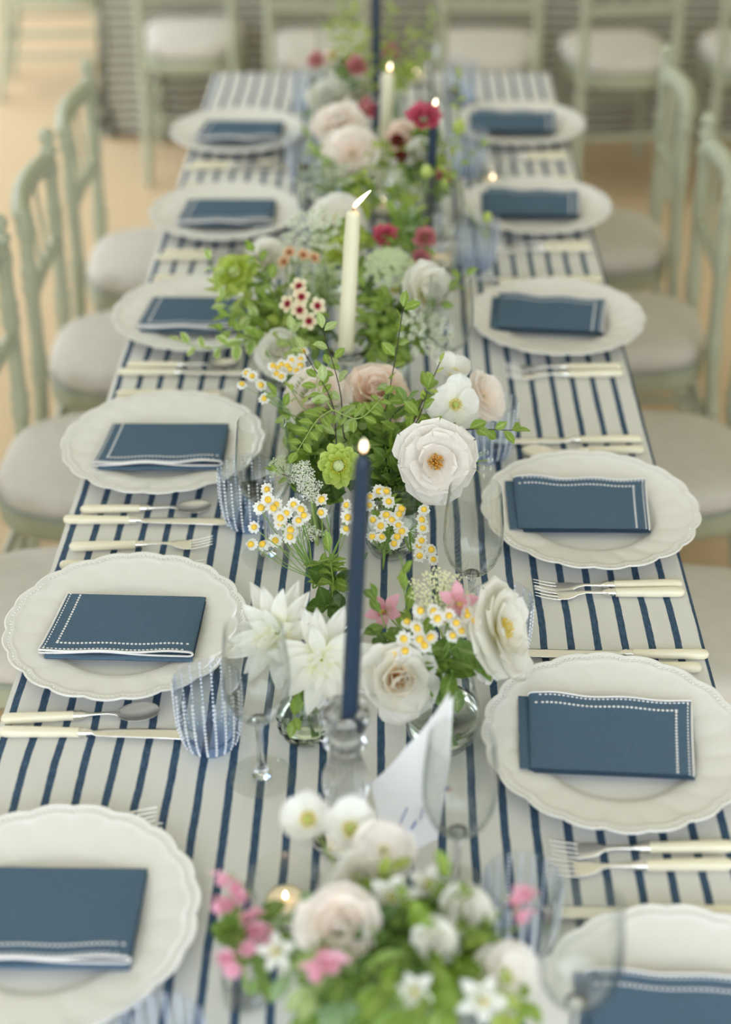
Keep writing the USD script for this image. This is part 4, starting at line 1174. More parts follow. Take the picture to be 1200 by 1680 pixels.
def daisies(label, key, heads, fork, group=None, s=1.0, leafy=True):
    """a branching feverfew spray: one stem, forking to many small daisies"""
    SEED[0] += 1
    rng = random.Random(SEED[0])
    hs = [V(q, float) for q in heads]
    fk = V(fork, float)
    pts = stem_path(key, fk, (0, -0.2, 1), rng, 0.03)
    o = V(pts[0])
    p = thing('feverfew', label, 'feverfew', o, 0, group)
    geos = [tube(smooth_path([q - o for q in pts], 12), 0.0013, 5)]
    for q in hs:
        f = unit(V([0, -0.62, 0.78]) + V([rng.uniform(-.5, .5), rng.uniform(-.4, .4), rng.uniform(-.2, .2)]))
        m = (fk * 0.45 + q * 0.55) - V([0, 0, 0.006]) + V([rng.uniform(-.006, .006), rng.uniform(-.006, .006), 0])
        geos.append(tube(smooth_path([fk - o, m - o, q - f * 0.003 - o], 8), 0.0007, 4))
        B = basis(f, rng.uniform(0, 6))
        n = rng.randint(9, 12)
        gs = []
        k0 = s * rng.uniform(1.0, 1.22)
        ph = rng.choice([8, 8, 0, -18, -35])
        for k in range(n):
            g = petal(0.0062 * k0 * rng.uniform(0.88, 1.1), 0.0040 * k0, ph + rng.uniform(-10, 10), -12, 0.15, 0, 0.6, 0.45, 0.0, rng, 4, 3, base=0.5)
            gs.append(rotz((g[0] + V([0.0022 * k0, 0, 0]), g[1], g[2]), 2 * math.pi * (k + rng.uniform(-.15, .15)) / n))
        hd = add(p, 'flower_head', turn(join(*gs), B, q - o), 'daisy_petal')
        add(hd, 'yellow_disc', turn(ball((0, 0, 0.0006), 0.0038 * k0, 0.0038 * k0, 0.0029 * k0, 9, 6), B, q - o), 'daisy_yellow')
    add(p, 'stem', join(*geos), 'stem_green')
    if leafy:
        for k in range(3):
            z = 0.35 + 0.2 * k
            c = (1 - z) * pts[1] + z * fk
            for j in range(4):
                d = V([math.cos(2.4 * k + 0.5 * j), math.sin(2.4 * k + 0.5 * j), 0.35])
                g = leaf(0.020, 0.008, -30, 0.2)
                add(p, 'leaf', turn(g, orient(d), c - o + V([0, 0, 0.003 * j])), 'leaf_bright')
    return p


def umbel(label, key, head, face, R=0.03, nray=20, nfl=12, dome=0.5, mat='lace_white', raymat='stem_pale', depth=0.035, fl=0.0017, ur=0.006, name='lace_flower', cat='lace flower', stem='stem_pale', eye=None):
    p, h, rng = begin(name, label, cat, key, V(head, float) - unit(face) * depth, face, stem, 0.0014)
    B = basis(face)
    rays = []
    for k in range(nray):
        q = math.sqrt((k + 0.5) / nray); a = k * 2.39996 + rng.uniform(-.2, .2)
        tip = V([R * q * math.cos(a), R * q * math.sin(a), depth * (1 - dome * q * q)])
        rays.append(tube(smooth_path([V([0, 0, 0]), tip * V([0.5, 0.5, 0.42]), tip - V([0, 0, ur * 0.5])], 5), 0.00045, 4))
        gs = []
        for j in range(nfl):
            qq = ur * math.sqrt((j + 0.5) / nfl); b = j * 2.39996 + a
            c = tip + V([qq * math.cos(b), qq * math.sin(b), ur * 0.35 * (1 - (qq / ur) ** 2)]) + V([rng.uniform(-1, 1), rng.uniform(-1, 1), rng.uniform(-1, 1)]) * fl * 0.4
            th = rng.uniform(0, 6) + np.arange(10) * math.pi / 5
            rr = np.where(np.arange(10) % 2 == 0, fl * 1.15, fl * 0.5)
            v = np.vstack([c + V([0, 0, fl * 0.3]), c[None] + np.stack([rr * np.cos(th), rr * np.sin(th), rng.uniform(-.3, .3) * rr], 1)])
            i = np.arange(10)
            gs.append((v, np.stack([0 * i, 1 + i, 1 + (i + 1) % 10], 1)))
            if eye:
                gs.append(ball(c + V([0, 0, fl * 0.2]), fl * 0.5, fl * 0.5, fl * 0.6, 5, 4))
        add(p, 'umbellet', turn(join(*gs), B, h), mat, False)
        if eye:
            add(p, 'seed_eye', turn(ball(tip + V([0, 0, ur * 0.3]), ur * 0.45, ur * 0.45, ur * 0.3, 6, 4), B, h), eye)
    add(p, 'rays', turn(join(*rays), B, h), raymat)
    return p


def cluster(label, key, head, face, heads, mat='phlox_petal', s=1.0, name='phlox', cat='phlox', eye='burgundy_petal'):
    """a truss of five-petalled florets; heads: offsets (right, up, out) in metres"""
    p, h, rng = begin(name, label, cat, key, head, face)
    Bm = basis(face)
    tubes = []
    for ox, oy, oz in heads:
        f = unit(V(face) + 0.5 * unit(V([1, 0, 0])) * ox / 0.02 + 0.3 * V([0, 0, 1]) * oy / 0.02)
        B = basis(f, rng.uniform(0, 6))
        c = h + V([ox, oy, oz]) @ Bm
        gs = []
        for k in range(5):
            g = petal(0.0118 * s, 0.0088 * s, 6, 8, 0.12, 0.02, 0.68, 0.42, 0.06, rng, 6, 5, base=0.22)
            gs.append(rotz(g, 2 * math.pi * k / 5))
        add(p, 'floret', turn(join(*gs), B, c), mat)
        tubes.append(tube([c, c - f * 0.012 * s, h - unit(face) * 0.02], 0.0008, 4))
    add(p, 'floret_stalks', join(*tubes), 'stem_pale')
    return p


def columbine(label, key, head, face, s=1.0, mat='pink_petal', spin=0.0):
    p, h, rng = begin('columbine', label, 'columbine', key, head, face, 'stem_green', 0.0011)
    B = basis(face, spin)
    whorl(p, h, B, [(5, 0.021 * s, 0.013 * s, 14, -6, 0.25, 0.03, 0.002, 0.0, 0.9, 0.42, 0.0)], mat, rng, 'sepal')
    whorl(p, h, B, [(5, 0.014 * s, 0.009 * s, 58, 14, 0.45, 0.02, 0.002, 0.001, 0.5, 0.6, 0.0)], mat if mat == 'anemone_petal' else 'pink_petal', rng, 'petal')
    stamens(p, h, B, 10, 0.014 * s, 0.003, 'stamen_yellow', rng, 0.0004, 0.0008)
    return p


def sweetpea(label, key, tip, blooms, mat='sweet_pink_petal', s=1.0):
    """a flowering stem with several ruffled pea blossoms"""
    SEED[0] += 1
    rng = random.Random(SEED[0])
    tip = V(tip, float)
    pts = stem_path(key, tip, (0, 0, 1), rng)
    o = V(pts[0])
    p = thing('sweet_pea', label, 'sweet pea', o)
    geos = [tube(smooth_path([q - o for q in pts], 12), 0.0013, 5)]
    for b in blooms:
        c = V(b, float)
        f = unit(V([rng.uniform(-.6, .6), -0.8, rng.uniform(0.1, .6)]))
        B = basis(f, rng.uniform(-.4, .4))
        for (az, L, W, phi) in ((math.pi / 2, 0.020, 0.030, 62), (math.pi / 2 + 2.3, 0.015, 0.013, 70), (math.pi / 2 - 2.3, 0.015, 0.013, 70)):
            g = petal(L * s, W * s, phi, -25, 0.25, 0.09, 0.6, 0.4, 0.12, rng)
            add(p, 'petal', turn(rotz(g, az), B, c - o), mat)
        geos.append(tube(smooth_path([c - o, c - o - f * 0.006 - V([0, 0, 0.004]), (tip - o) * 0.9 + (pts[-2] - o) * 0.1], 6), 0.0008, 4))
    add(p, 'stem', join(*geos), 'stem_pale')
    return p


def sprig(label, key, path, n=14, L=0.026, W=0.014, mat='leaf_bright', stem='stem_green', f0=0.3, rad=0.0011, ang=55, bend=-22, name='leafy_sprig', cat='foliage', group=None, tipleaf=True, grow=0.3, whorled=1, fold=0.25, wave=0.03, droop=0.15):
    """a leafy stem rising out of the vase and following the path (world points)"""
    SEED[0] += 1
    rng = random.Random(SEED[0])
    path = [V(q, float) for q in path]
    x, y, zm, mr, r = VASE[key]
    if len(path) == 1:
        path = [(path[0] + V([x, y, zm])) / 2 + V([0, 0, 0.015]), path[0]]
    d = path[0] - V([x, y, zm])
    a = math.atan2(d[1], d[0])
    q = min(1.0, math.hypot(d[0], d[1]) / 0.04)
    pts = [V([x - math.cos(a) * r * 0.35 * q, y - math.sin(a) * r * 0.35 * q, ZT + 0.012]), V([x + math.cos(a) * mr * q, y + math.sin(a) * mr * q, zm])] + path
    o = V(pts[0])
    c = smooth_path([v - o for v in pts], 40)
    arc = np.concatenate([[0], np.cumsum(np.linalg.norm(np.diff(c, axis=0), axis=1))])
    p = thing(name, label, cat, o, 0, group)
    add(p, 'stem', tube(c[::2] if len(c) % 2 else np.vstack([c[::2], c[-1]]), np.linspace(rad * 1.3, rad * 0.6, 21), 5), stem)
    T = arc[-1]
    m0 = np.interp(2 / (len(pts) - 1), np.linspace(0, 1, 40), arc) / T if len(pts) > 3 else 0.4
    f0 = max(f0, 0.0)
    for k in range(n):
        t = f0 + (1 - f0) * (k / max(n - 1, 1)) * 0.985
        pos = V([np.interp(t * T, arc, c[:, i]) for i in range(3)])
        pos2 = V([np.interp(min(1, t + 0.02) * T, arc, c[:, i]) for i in range(3)]); pos1 = V([np.interp(max(0, t - 0.02) * T, arc, c[:, i]) for i in range(3)])
        tan = unit(pos2 - pos1)
        B = basis(tan)
        for w in range(whorled):
            az = k * 2.39996 + w * 2 * math.pi / whorled + rng.uniform(-.3, .3) if whorled == 1 else k * 1.2 + w * 2 * math.pi / whorled
            out = V([math.cos(az), math.sin(az), 0]) @ B
            an = math.radians(ang + rng.uniform(-15, 15))
            dr = unit(tan * math.cos(an) + out * math.sin(an) + V([0, -0.12, -droop]))
            sc = (1 - grow * (t - f0) / (1 - f0 + 1e-6)) * rng.uniform(0.8, 1.12)
            g = leaf(L * sc, W * sc, bend + rng.uniform(-14, 14), fold, wave=wave)
            add(p, 'leaf', turn(g, orient(dr, unit(tan * 0.25 + V([rng.uniform(-.35, .35), -0.6, 0.75])), rng.uniform(-.35, .35)), pos), mat)
    if tipleaf:
        g = leaf(L * (1 - grow), W * (1 - grow), bend, fold)
        add(p, 'leaf', turn(g, orient(unit(c[-1] - c[-3])), c[-1]), mat)
    return p


def pinnate(label, key, path, branches, mat='leaf_bright', n=6, L=0.020, W=0.0115, stem='stem_pale'):
    """a stalk that carries feathered leaves: branches are lists of world points"""
    SEED[0] += 1
    rng = random.Random(SEED[0])
    x, y, zm, mr, r = VASE[key]
    pts = [V([x, y, ZT + 0.012]), V([x, y, zm])] + [V(q, float) for q in path]
    o = pts[0]
    p = thing('feathered_leaf_stem', label, 'foliage', o)
    add(p, 'stem', tube(smooth_path([q - o for q in pts], 20), np.linspace(0.002, 0.0013, 20), 6), stem)
    for b in branches:
        c = smooth_path([V(q, float) - o for q in b], 24)
        rc = add(p, 'leaf_stalk', tube(c, np.linspace(0.0009, 0.0005, 24), 5), stem)
        for k in range(n):
            i = int(3 + (20 - 3) * k / (n - 1))
            tan = unit(c[min(i + 1, 23)] - c[i - 1])
            up = unit(V([0, -0.5, 0.85]) - tan * (tan @ V([0, -0.5, 0.85])))
            sd = np.cross(up, tan)
            for sgn in (-1, 1):
                dr = unit(tan * 0.45 + sd * sgn + up * rng.uniform(-.25, .15))
                sc = rng.uniform(0.85, 1.1) * (1 - 0.25 * abs(k / (n - 1) - 0.4))
                add(rc, 'leaflet', turn(leaf(L * sc, W * sc, -18, 0.2, tip=0.6), orient(dr, up), c[i]), mat)
        add(rc, 'leaflet', turn(leaf(L, W, -18, 0.2, tip=0.6), orient(unit(c[-1] - c[-3]), (0, -0.5, 0.85)), c[-1]), mat)
    return p


def bud(label, key, head, face=(0.1, -0.2, 1), s=1.0, mat='bud_green'):
    p, h, rng = begin('flower_bud', label, 'bud', key, head, face, 'stem_pale', 0.0014)
    B = basis(face)
    add(p, 'bud', turn(lathe([(0.0005, -0.006 * s), (0.007 * s, -0.004 * s), (0.0115 * s, 0.003 * s), (0.0115 * s, 0.010 * s), (0.008 * s, 0.018 * s), (0.0035 * s, 0.023 * s), (0.0004, 0.025 * s)], 14, lambda th, k: 1 + 0.06 * np.cos(5 * th)), B, h), mat)
    whorl(p, h, B, [(5, 0.022 * s, 0.013 * s, 40, 60, 0.4, 0.02, 0.004 * s, -0.006 * s, 0.7, 0.5, 0.0)], 'leaf_lime', rng, 'sepal')
    return p


FACE = (0.0, -0.75, 0.66)

REF = [('white peony', (0.0861, 1.6611, 0.9000)), ('lime zinnia', (-0.0356, 1.6658, 0.8900)), ('larger blush rose', (0.0102, 1.8580, 0.8950)), ('paler blush rose', (-0.0688, 1.8674, 0.8750)), ('beaker vase', (-0.0698, 1.7145, 0.7500)), ('peony vase', (0.0318, 1.6765, 0.7500)), ('white anemone', (0.1152, 1.7728, 0.9200)),
       ('cream phlox', (-0.0979, 2.0067, 0.9500)), ('amber phlox', (-0.1271, 2.2085, 0.9350)), ('lime double bloom', (-0.2157, 2.1996, 0.9150)), ('nearer cream candle', (-0.0331, 2.0758, 0.9500)), ('hazy green lace flower', (-0.0757, 2.1513, 0.9150)), ('glass candle dish', (-0.0225, 2.0547, 0.8500)), ('white rose behind the feverfew', (-0.1378, 2.0400, 0.8550)),
       ('pale green lace dome', (0.0268, 2.1869, 0.9450)), ('side-on white rose', (0.0816, 2.1629, 0.9000)), ('pink pincushion', (0.0833, 2.3645, 0.9050)), ('broad white bloom', (-0.0656, 2.4484, 0.9000)), ('deep pink flower head', (0.0181, 2.3455, 0.9150)), ('airy green-eyed lace flower', (-0.1031, 2.3059, 0.9450)),
       ('far pale peony', (-0.0458, 2.7325, 0.9150)), ('coral zinnia', (0.0831, 2.5793, 1.0350)), ('burgundy bloom', (0.0374, 2.6998, 0.9500)), ('magenta flower', (0.1180, 2.5759, 0.9300)), ('farther cream candle', (0.0144, 2.8137, 0.9000)), ('far hazy lace flower', (-0.0970, 2.6537, 0.9000)), ('pale pink bloom', (0.0490, 2.8079, 0.9200)),
       ('blurred ivory rose', (-0.0068, 0.8962, 0.9050)), ('near pink blossom', (-0.0215, 0.8557, 0.9100)), ('near tumbler', (0.1530, 0.9946, 0.8100)), ('paper menu', (0.0635, 1.1298, 0.8100)), ('blurred white bell', (0.0654, 0.9468, 0.9000)), ('small blurred white bud', (0.0767, 0.8667, 0.9100)), ('lower sweet pea', (-0.0961, 0.9139, 0.8800)), ('upper left white bloom of the near flowers', (-0.0389, 1.0239, 0.9000)), ('white bloom below the candlestick', (-0.0031, 1.0088, 0.9000)), ('feverfew under the peony', (0.0242, 1.5753, 0.8700)), ('white lace heads', (-0.0807, 1.6571, 0.8750)), ('left wine glass', (-0.1367, 1.7365, 0.8500)), ('back feverfew', (-0.1060, 1.8526, 0.9350)), ('tall dark twig', (0.0406, 1.8182, 0.9900)), ('coral bloom at the far end', (-0.1345, 3.2539, 0.9300)), ('round green bud', (0.1439, 2.6121, 1.0000)), ('low green bud', (0.0883, 2.5420, 0.9450)), ('burgundy low bloom', (0.0442, 2.6727, 0.9300)), ('small white far bloom', (0.0805, 2.7373, 0.9100)), ('lime yellow flower', (-0.0345, 2.5691, 0.8700)), ('lower dusty pink flower', (0.0765, 2.3464, 0.8750)), ('white loose bloom', (-0.0009, 2.1374, 0.8550)), ('airy right-hand lace flower', (0.0874, 2.0872, 0.8750)), ('near tealight', (-0.0666, 1.0263, 0.7800)), ('lower right white bloom', (0.1335, 0.8643, 0.8800)), ('right blurred white bloom', (0.1015, 0.9124, 0.9000)), ('left blurred white bloom', (0.0116, 0.9626, 0.8900))]
TAKEN = set()
TONE = {'leaf_dark': 'dark green', 'leaf_mid': 'mid green', 'leaf_bright': 'bright green', 'leaf_lime': 'lime green', 'leaf_grey': 'greyish green', 'leaf_pale': 'pale green'}


def where(q, mat, what='leafy stem'):
    order = sorted(REF, key=lambda r: np.linalg.norm((V(q) - V(r[1])) * V([1, 0.8, 1])))
    for k, (nm, r) in enumerate(order):
        d = V(q) - V(r)
        ways = sorted([(abs(d[0]), 'left of' if d[0] < 0 else 'right of'), (abs(d[1]), 'in front of' if d[1] < 0 else 'behind'), (abs(d[2]) * 0.9, 'below' if d[2] < 0 else 'rising above')], reverse=True)
        for w in ways[:2]:
            if (nm, w[1]) not in TAKEN:
                TAKEN.add((nm, w[1]))
                return f'{TONE[mat]} {what} {w[1]} the {nm}'
# ---- nearest sharp group: white star flowers, rose, mint
star('white star flower with yellow throat, left one of the two beside the navy candle', 'A', (-0.0935, 1.3437, 0.8680), (-0.25, -0.66, 0.7), 1.02, 0.4)
star('white star flower with yellow throat, touching the navy candle', 'A', (-0.0427, 1.3067, 0.8620), (0.05, -0.85, 0.52), 1.02, 0.1)
sprig('bright green leaf pressed inside the ribbed bud vase', 'A', [(-0.0725, 1.2757, 0.8050)], n=4, L=0.030, W=0.017, mat='leaf_bright', f0=0.15)
rose('open ivory rose with apricot heart right of the nearest navy candle', 'B', (0.0397, 1.2936, 0.8480), (0.22, -0.86, 0.46), 1.02, 'ivory_petal', st='stamen_orange', spin=0.5, heart='apricot_heart')
peony('large ivory flower seen from the side, drooping toward the second right plate', 'B', (0.1489, 1.3431, 0.8750), (0.85, -0.30, 0.50), 1.15, 'ivory_petal', 'flower', 'white_flower', 0.7, 'stamen_yellow')
peony('ivory blossom with loose petals below the drooping white flower', 'B', (0.1488, 1.3472, 0.8350), (0.85, -0.5, 0.1), 0.62, 'ivory_petal', 'flower', 'white_flower', 0.6, 'stamen_yellow')
daisies('feverfew spray with many yellow-centred daisies above the mint leaves', 'B', [(0.0499, 1.3256, 0.9000), (0.0603, 1.3139, 0.9000), (0.0645, 1.3376, 0.9060), (0.0827, 1.3209, 0.9080), (0.0953, 1.3265, 0.9080), (0.1030, 1.3175, 0.9050), (0.1157, 1.3268, 0.9080), (0.1222, 1.3221, 0.9050), (0.0637, 1.3076, 0.8900), (0.0755, 1.3083, 0.8920), (0.0992, 1.3118, 0.8920), (0.1091, 1.3154, 0.8960), (0.1140, 1.3334, 0.9080), (0.1269, 1.3386, 0.9050), (0.0466, 1.3084, 0.8900), (0.0480, 1.3000, 0.8800), (0.0349, 1.2998, 0.8750), (0.0690, 1.3034, 0.8850), (0.0789, 1.3314, 0.9100)], (0.0818, 1.3200, 0.8500))
umbel('cream flat-topped lace flower behind the pink columbine', 'B', (0.0861, 1.3638, 0.9150), (0.0, -0.35, 0.93), 0.034, 24, 10, 0.35, 'lace_cream', ur=0.0068, fl=0.0019)
columbine('pink columbine left of the feverfew, beside the navy candle', 'B', (0.0264, 1.3774, 0.8750), (-0.4, -0.7, 0.6), 1.12)
columbine('pink columbine above the feverfew, under the cream lace flower', 'B', (0.1043, 1.3434, 0.9120), (0.3, -0.8, 0.5), 1.1, spin=0.6)
for k, (a, b, lb) in enumerate((((0.1018, 1.3039, 0.8350), (0.0951, 1.3281, 0.8650), 'mint green leafy stem hanging in front of the round vase'), ((0.1216, 1.3187, 0.8600), (0.1051, 1.3327, 0.8700), 'mint green leafy stem to the right of the feverfew'),
                                ((0.0720, 1.3306, 0.8500), (0.0799, 1.3366, 0.8650), 'mint green leafy stem between rose and feverfew'))):
    sprig(lb, 'B', [b, a], n=8, L=0.048, W=0.026, mat='leaf_mid', f0=0.55, bend=-40, droop=0.45, ang=60)
sprig('tall light green leafy shoot beside the cream lace flower', 'B', [(0.0530, 1.3632, 0.8800), (0.0444, 1.3653, 0.9350)], n=9, L=0.036, W=0.016, mat='leaf_bright', f0=0.5, ang=35)
sprig('green leafy shoot between the pink columbine and the candle', 'B', [(0.0314, 1.3556, 0.8600), (0.0163, 1.3641, 0.9000)], n=8, L=0.030, W=0.017, mat='leaf_mid', f0=0.4)
sprig('small leafy shoot behind the ivory rose', 'B', [(0.0315, 1.3464, 0.8500), (0.0179, 1.3435, 0.8650)], n=6, L=0.028, W=0.016, mat='leaf_dark', f0=0.45)

# ---- feverfew behind the star flowers and round the peony vase
daisies('feverfew spray of scattered daisies above the left white star flower', 'A2', [(-0.1053, 1.5347, 0.9150), (-0.1158, 1.5407, 0.9180), (-0.1245, 1.5354, 0.9100), (-0.1309, 1.5083, 0.9000), (-0.1084, 1.5266, 0.9150), (-0.0931, 1.5238, 0.9100), (-0.1000, 1.5162, 0.9080), (-0.0849, 1.5349, 0.9150), (-0.0759, 1.5289, 0.9120), (-0.0783, 1.5157, 0.9050), (-0.0720, 1.5218, 0.9080), (-0.0871, 1.5023, 0.9000), (-0.0872, 1.4911, 0.8980)], (-0.0623, 1.4913, 0.8550))
daisies('feverfew spray low on the left beside the wine glass foot', 'A2', [(-0.1357, 1.5089, 0.8750), (-0.1218, 1.5091, 0.8750), (-0.1066, 1.5126, 0.8780), (-0.1194, 1.5686, 0.9150), (-0.1003, 1.5178, 0.9000)], (-0.0599, 1.4804, 0.8450), leafy=False)
daisies('feverfew spray left of the navy candle in front of the beaker vase', 'A2', [(-0.0522, 1.5538, 0.9100), (-0.0522, 1.5332, 0.9050), (-0.0223, 1.5574, 0.9000), (-0.0202, 1.5336, 0.8980), (-0.0221, 1.5206, 0.8900)], (-0.0423, 1.4987, 0.8500))
daisies('dense feverfew spray right of the navy candle below the peony', 'D', [(0.0049, 1.6083, 0.8800), (0.0162, 1.6212, 0.8800), (0.0254, 1.6181, 0.8820), (0.0285, 1.6004, 0.8780), (0.0257, 1.5791, 0.8720), (0.0092, 1.5741, 0.8680), (0.0190, 1.5651, 0.8650), (0.0415, 1.5807, 0.8720), (0.0445, 1.5901, 0.8740), (0.0408, 1.5667, 0.8650), (0.0453, 1.5578, 0.8620), (0.0393, 1.5517, 0.8580), (0.0088, 1.5513, 0.8580), (0.0207, 1.5515, 0.8580), (0.0356, 1.5429, 0.8540), (0.0043, 1.5964, 0.8750), (0.0325, 1.5743, 0.8680)], (0.0229, 1.5599, 0.8350))
daisies('hanging strand of feverfew daisies right of the peony vase', 'D', [(0.0723, 1.5875, 0.8750), (0.0692, 1.5717, 0.8700), (0.0706, 1.5603, 0.8650), (0.0690, 1.5441, 0.8580), (0.0809, 1.5362, 0.8500), (0.0831, 1.5269, 0.8420), (0.0668, 1.5259, 0.8480), (0.0661, 1.5423, 0.8520)], (0.0544, 1.5684, 0.8550), leafy=False)
sprig('dark green leafy stem behind the star flowers', 'A2', [(-0.0379, 1.4651, 0.8250), (-0.0439, 1.4394, 0.8350)], n=7, L=0.040, W=0.027, mat='leaf_dark', f0=0.5, wave=0.05)
sprig('light green leafy stems left of the navy candle', 'A2', [(-0.0358, 1.4752, 0.8400), (-0.0414, 1.4874, 0.8800)], n=8, L=0.036, W=0.015, mat='leaf_bright', f0=0.35)
sprig('leafy stem leaning over the table behind the navy candle', 'A2', [(-0.0274, 1.4822, 0.8350), (-0.0095, 1.4991, 0.8500)], n=7, L=0.030, W=0.015, mat='leaf_mid', f0=0.4)

# ---- the peony group
peony('large open white peony with orange stamens, the sharpest bloom', 'D', (0.0861, 1.6611, 0.9000), (0.12, -0.88, 0.46), 1.06, spin=0.3)
zinnia('lime green zinnia with pale centre beside the candle flame', 'C', (-0.0356, 1.6658, 0.8900), (0.02, -0.84, 0.55), 1.02, spin=0.2)
rose('blush pink garden rose, larger right-hand one behind the feathered leaves', 'E', (0.0087, 1.8440, 0.8950), (0.08, -0.5, 0.86), 1.2, 'blush_petal')
rose('paler blush rose at the left behind the dark twig', 'E', (-0.0691, 1.8273, 0.9000), (-0.25, -0.6, 0.75), 1.15, 'pale_blush_petal')
peony('white loose bloom low behind the feathered leaves', 'E', (-0.0507, 1.8260, 0.8550), (-0.1, -0.8, 0.6), 0.85, 'peony_white', 'flower', 'white_flower', 0.9, core=False)
anemone('white anemone with yellow stamens above the peony', 'D', (0.1152, 1.7728, 0.9200), (0.1, -0.80, 0.55), 1.18, 0.3)
anemone('white anemone with green eye, pale petals upright behind the other anemone', 'D', (0.1165, 1.8659, 0.9150), (0.1, -0.35, 0.95), 1.05, 1.0, 40)
peony('pale blush bloom seen edge on right of the anemones', 'D', (0.1581, 1.8693, 0.8800), (0.75, -0.35, 0.6), 0.75, 'pale_blush_petal', 'flower', 'blush_flower', 0.6, core=False)
umbel('white lace flower head at the left of the lime zinnia', 'C', (-0.0872, 1.6652, 0.8800), (-0.25, -0.62, 0.72), 0.016, 12, 14, 0.5, 'lace_white', ur=0.0055, fl=0.0014, depth=0.025)
umbel('white lace flower head below the lime zinnia', 'C', (-0.0736, 1.6508, 0.8680), (0.0, -0.72, 0.65), 0.015, 12, 14, 0.5, 'lace_white', ur=0.0055, fl=0.0014, depth=0.025)
umbel('greenish lace flower head over the wine glass rim on the left', 'C', (-0.1175, 1.6761, 0.8850), (-0.4, -0.5, 0.75), 0.014, 9, 12, 0.5, 'lace_green', ur=0.005, fl=0.0014, depth=0.022)
umbel('small white lace flower hanging right of the peony over the plate', 'D', (0.1629, 1.7181, 0.8650), (0.9, -0.3, 0.2), 0.020, 9, 9, 0.5, 'lace_white', ur=0.0035, fl=0.0012, depth=0.030)
umbel('tiny white lace flower low in the beaker vase', 'C', (-0.0773, 1.6339, 0.8100), (-0.3, -0.7, 0.6), 0.014, 10, 10, 0.5, 'lace_white', ur=0.0045, fl=0.0013, depth=0.02)
pinnate('feathered acacia-like leaves arching across the blush roses', 'E', [(-0.0347, 1.7393, 0.9050), (-0.0375, 1.7363, 0.9250), (-0.0459, 1.7314, 0.9350)],
        [[(-0.0459, 1.7314, 0.9350), (-0.0096, 1.7006, 0.9400), (0.0227, 1.7440, 0.9500)], [(-0.0459, 1.7314, 0.9350), (-0.0643, 1.7025, 0.9350), (-0.0875, 1.6598, 0.9150)], [(-0.0459, 1.7314, 0.9350), (-0.0670, 1.7720, 0.9550), (-0.0451, 1.7941, 0.9750)]])
pt = dict(L=0.031, W=0.0185, stem='stem_dark', rad=0.0010)
sprig('dark twig with rounded grey-green leaves rising left of the cream candle', 'E', [(-0.0292, 1.7164, 0.9000), (-0.0358, 1.7474, 0.9550), (-0.0581, 1.7827, 1.0250)], n=10, mat='leaf_pale', f0=0.42, **pt)
sprig('second dark twig with small leaves left of the blush rose', 'E', [(-0.0368, 1.7022, 0.8900), (-0.0462, 1.7418, 0.9400), (-0.0853, 1.8004, 0.9850)], n=9, mat='leaf_pale', f0=0.45, **pt)
sprig('dark twig with small pale leaves rising in front of the white side-on rose', 'E', [(0.0172, 1.7485, 0.9000), (0.0328, 1.7891, 0.9600), (0.0458, 1.8260, 1.0350)], n=13, mat='leaf_bright', f0=0.45, **pt)
sprig('leafy twig of glossy rounded leaves above the peony', 'D', [(0.0452, 1.6939, 0.9000), (0.0684, 1.7197, 0.9350), (0.0777, 1.7393, 0.9600)], n=12, mat='leaf_bright', f0=0.42, **pt)
sprig('leafy dark twig reaching right across the blue tumbler', 'D', [(0.0693, 1.7345, 0.8900), (0.1277, 1.7158, 0.9150), (0.1882, 1.7148, 0.9150)], n=14, mat='leaf_bright', f0=0.5, **pt)
sprig('leafy twig beside the anemone with fine upright leaves', 'D', [(0.0609, 1.7301, 0.9200), (0.0765, 1.7494, 0.9500), (0.0935, 1.7676, 0.9850)], n=11, mat='leaf_lime', f0=0.5, L=0.020, W=0.009, stem='stem_dark')
sprig('leafy twig of darker leaves left of the peony', 'D', [(0.0214, 1.7273, 0.8800), (0.0292, 1.7385, 0.9150), (0.0512, 1.7428, 0.9400)], n=12, mat='leaf_mid', f0=0.4, **pt)
sprig('short twig of browning leaves by the white lace heads', 'C', [(-0.0799, 1.6672, 0.8650), (-0.1153, 1.6730, 0.8750)], n=7, mat='leaf_bright', f0=0.5, L=0.024, W=0.012, stem='stem_dark')
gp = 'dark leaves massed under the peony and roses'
lbl = 'dark green leafy stem in the shadow under the white peony and blush roses'
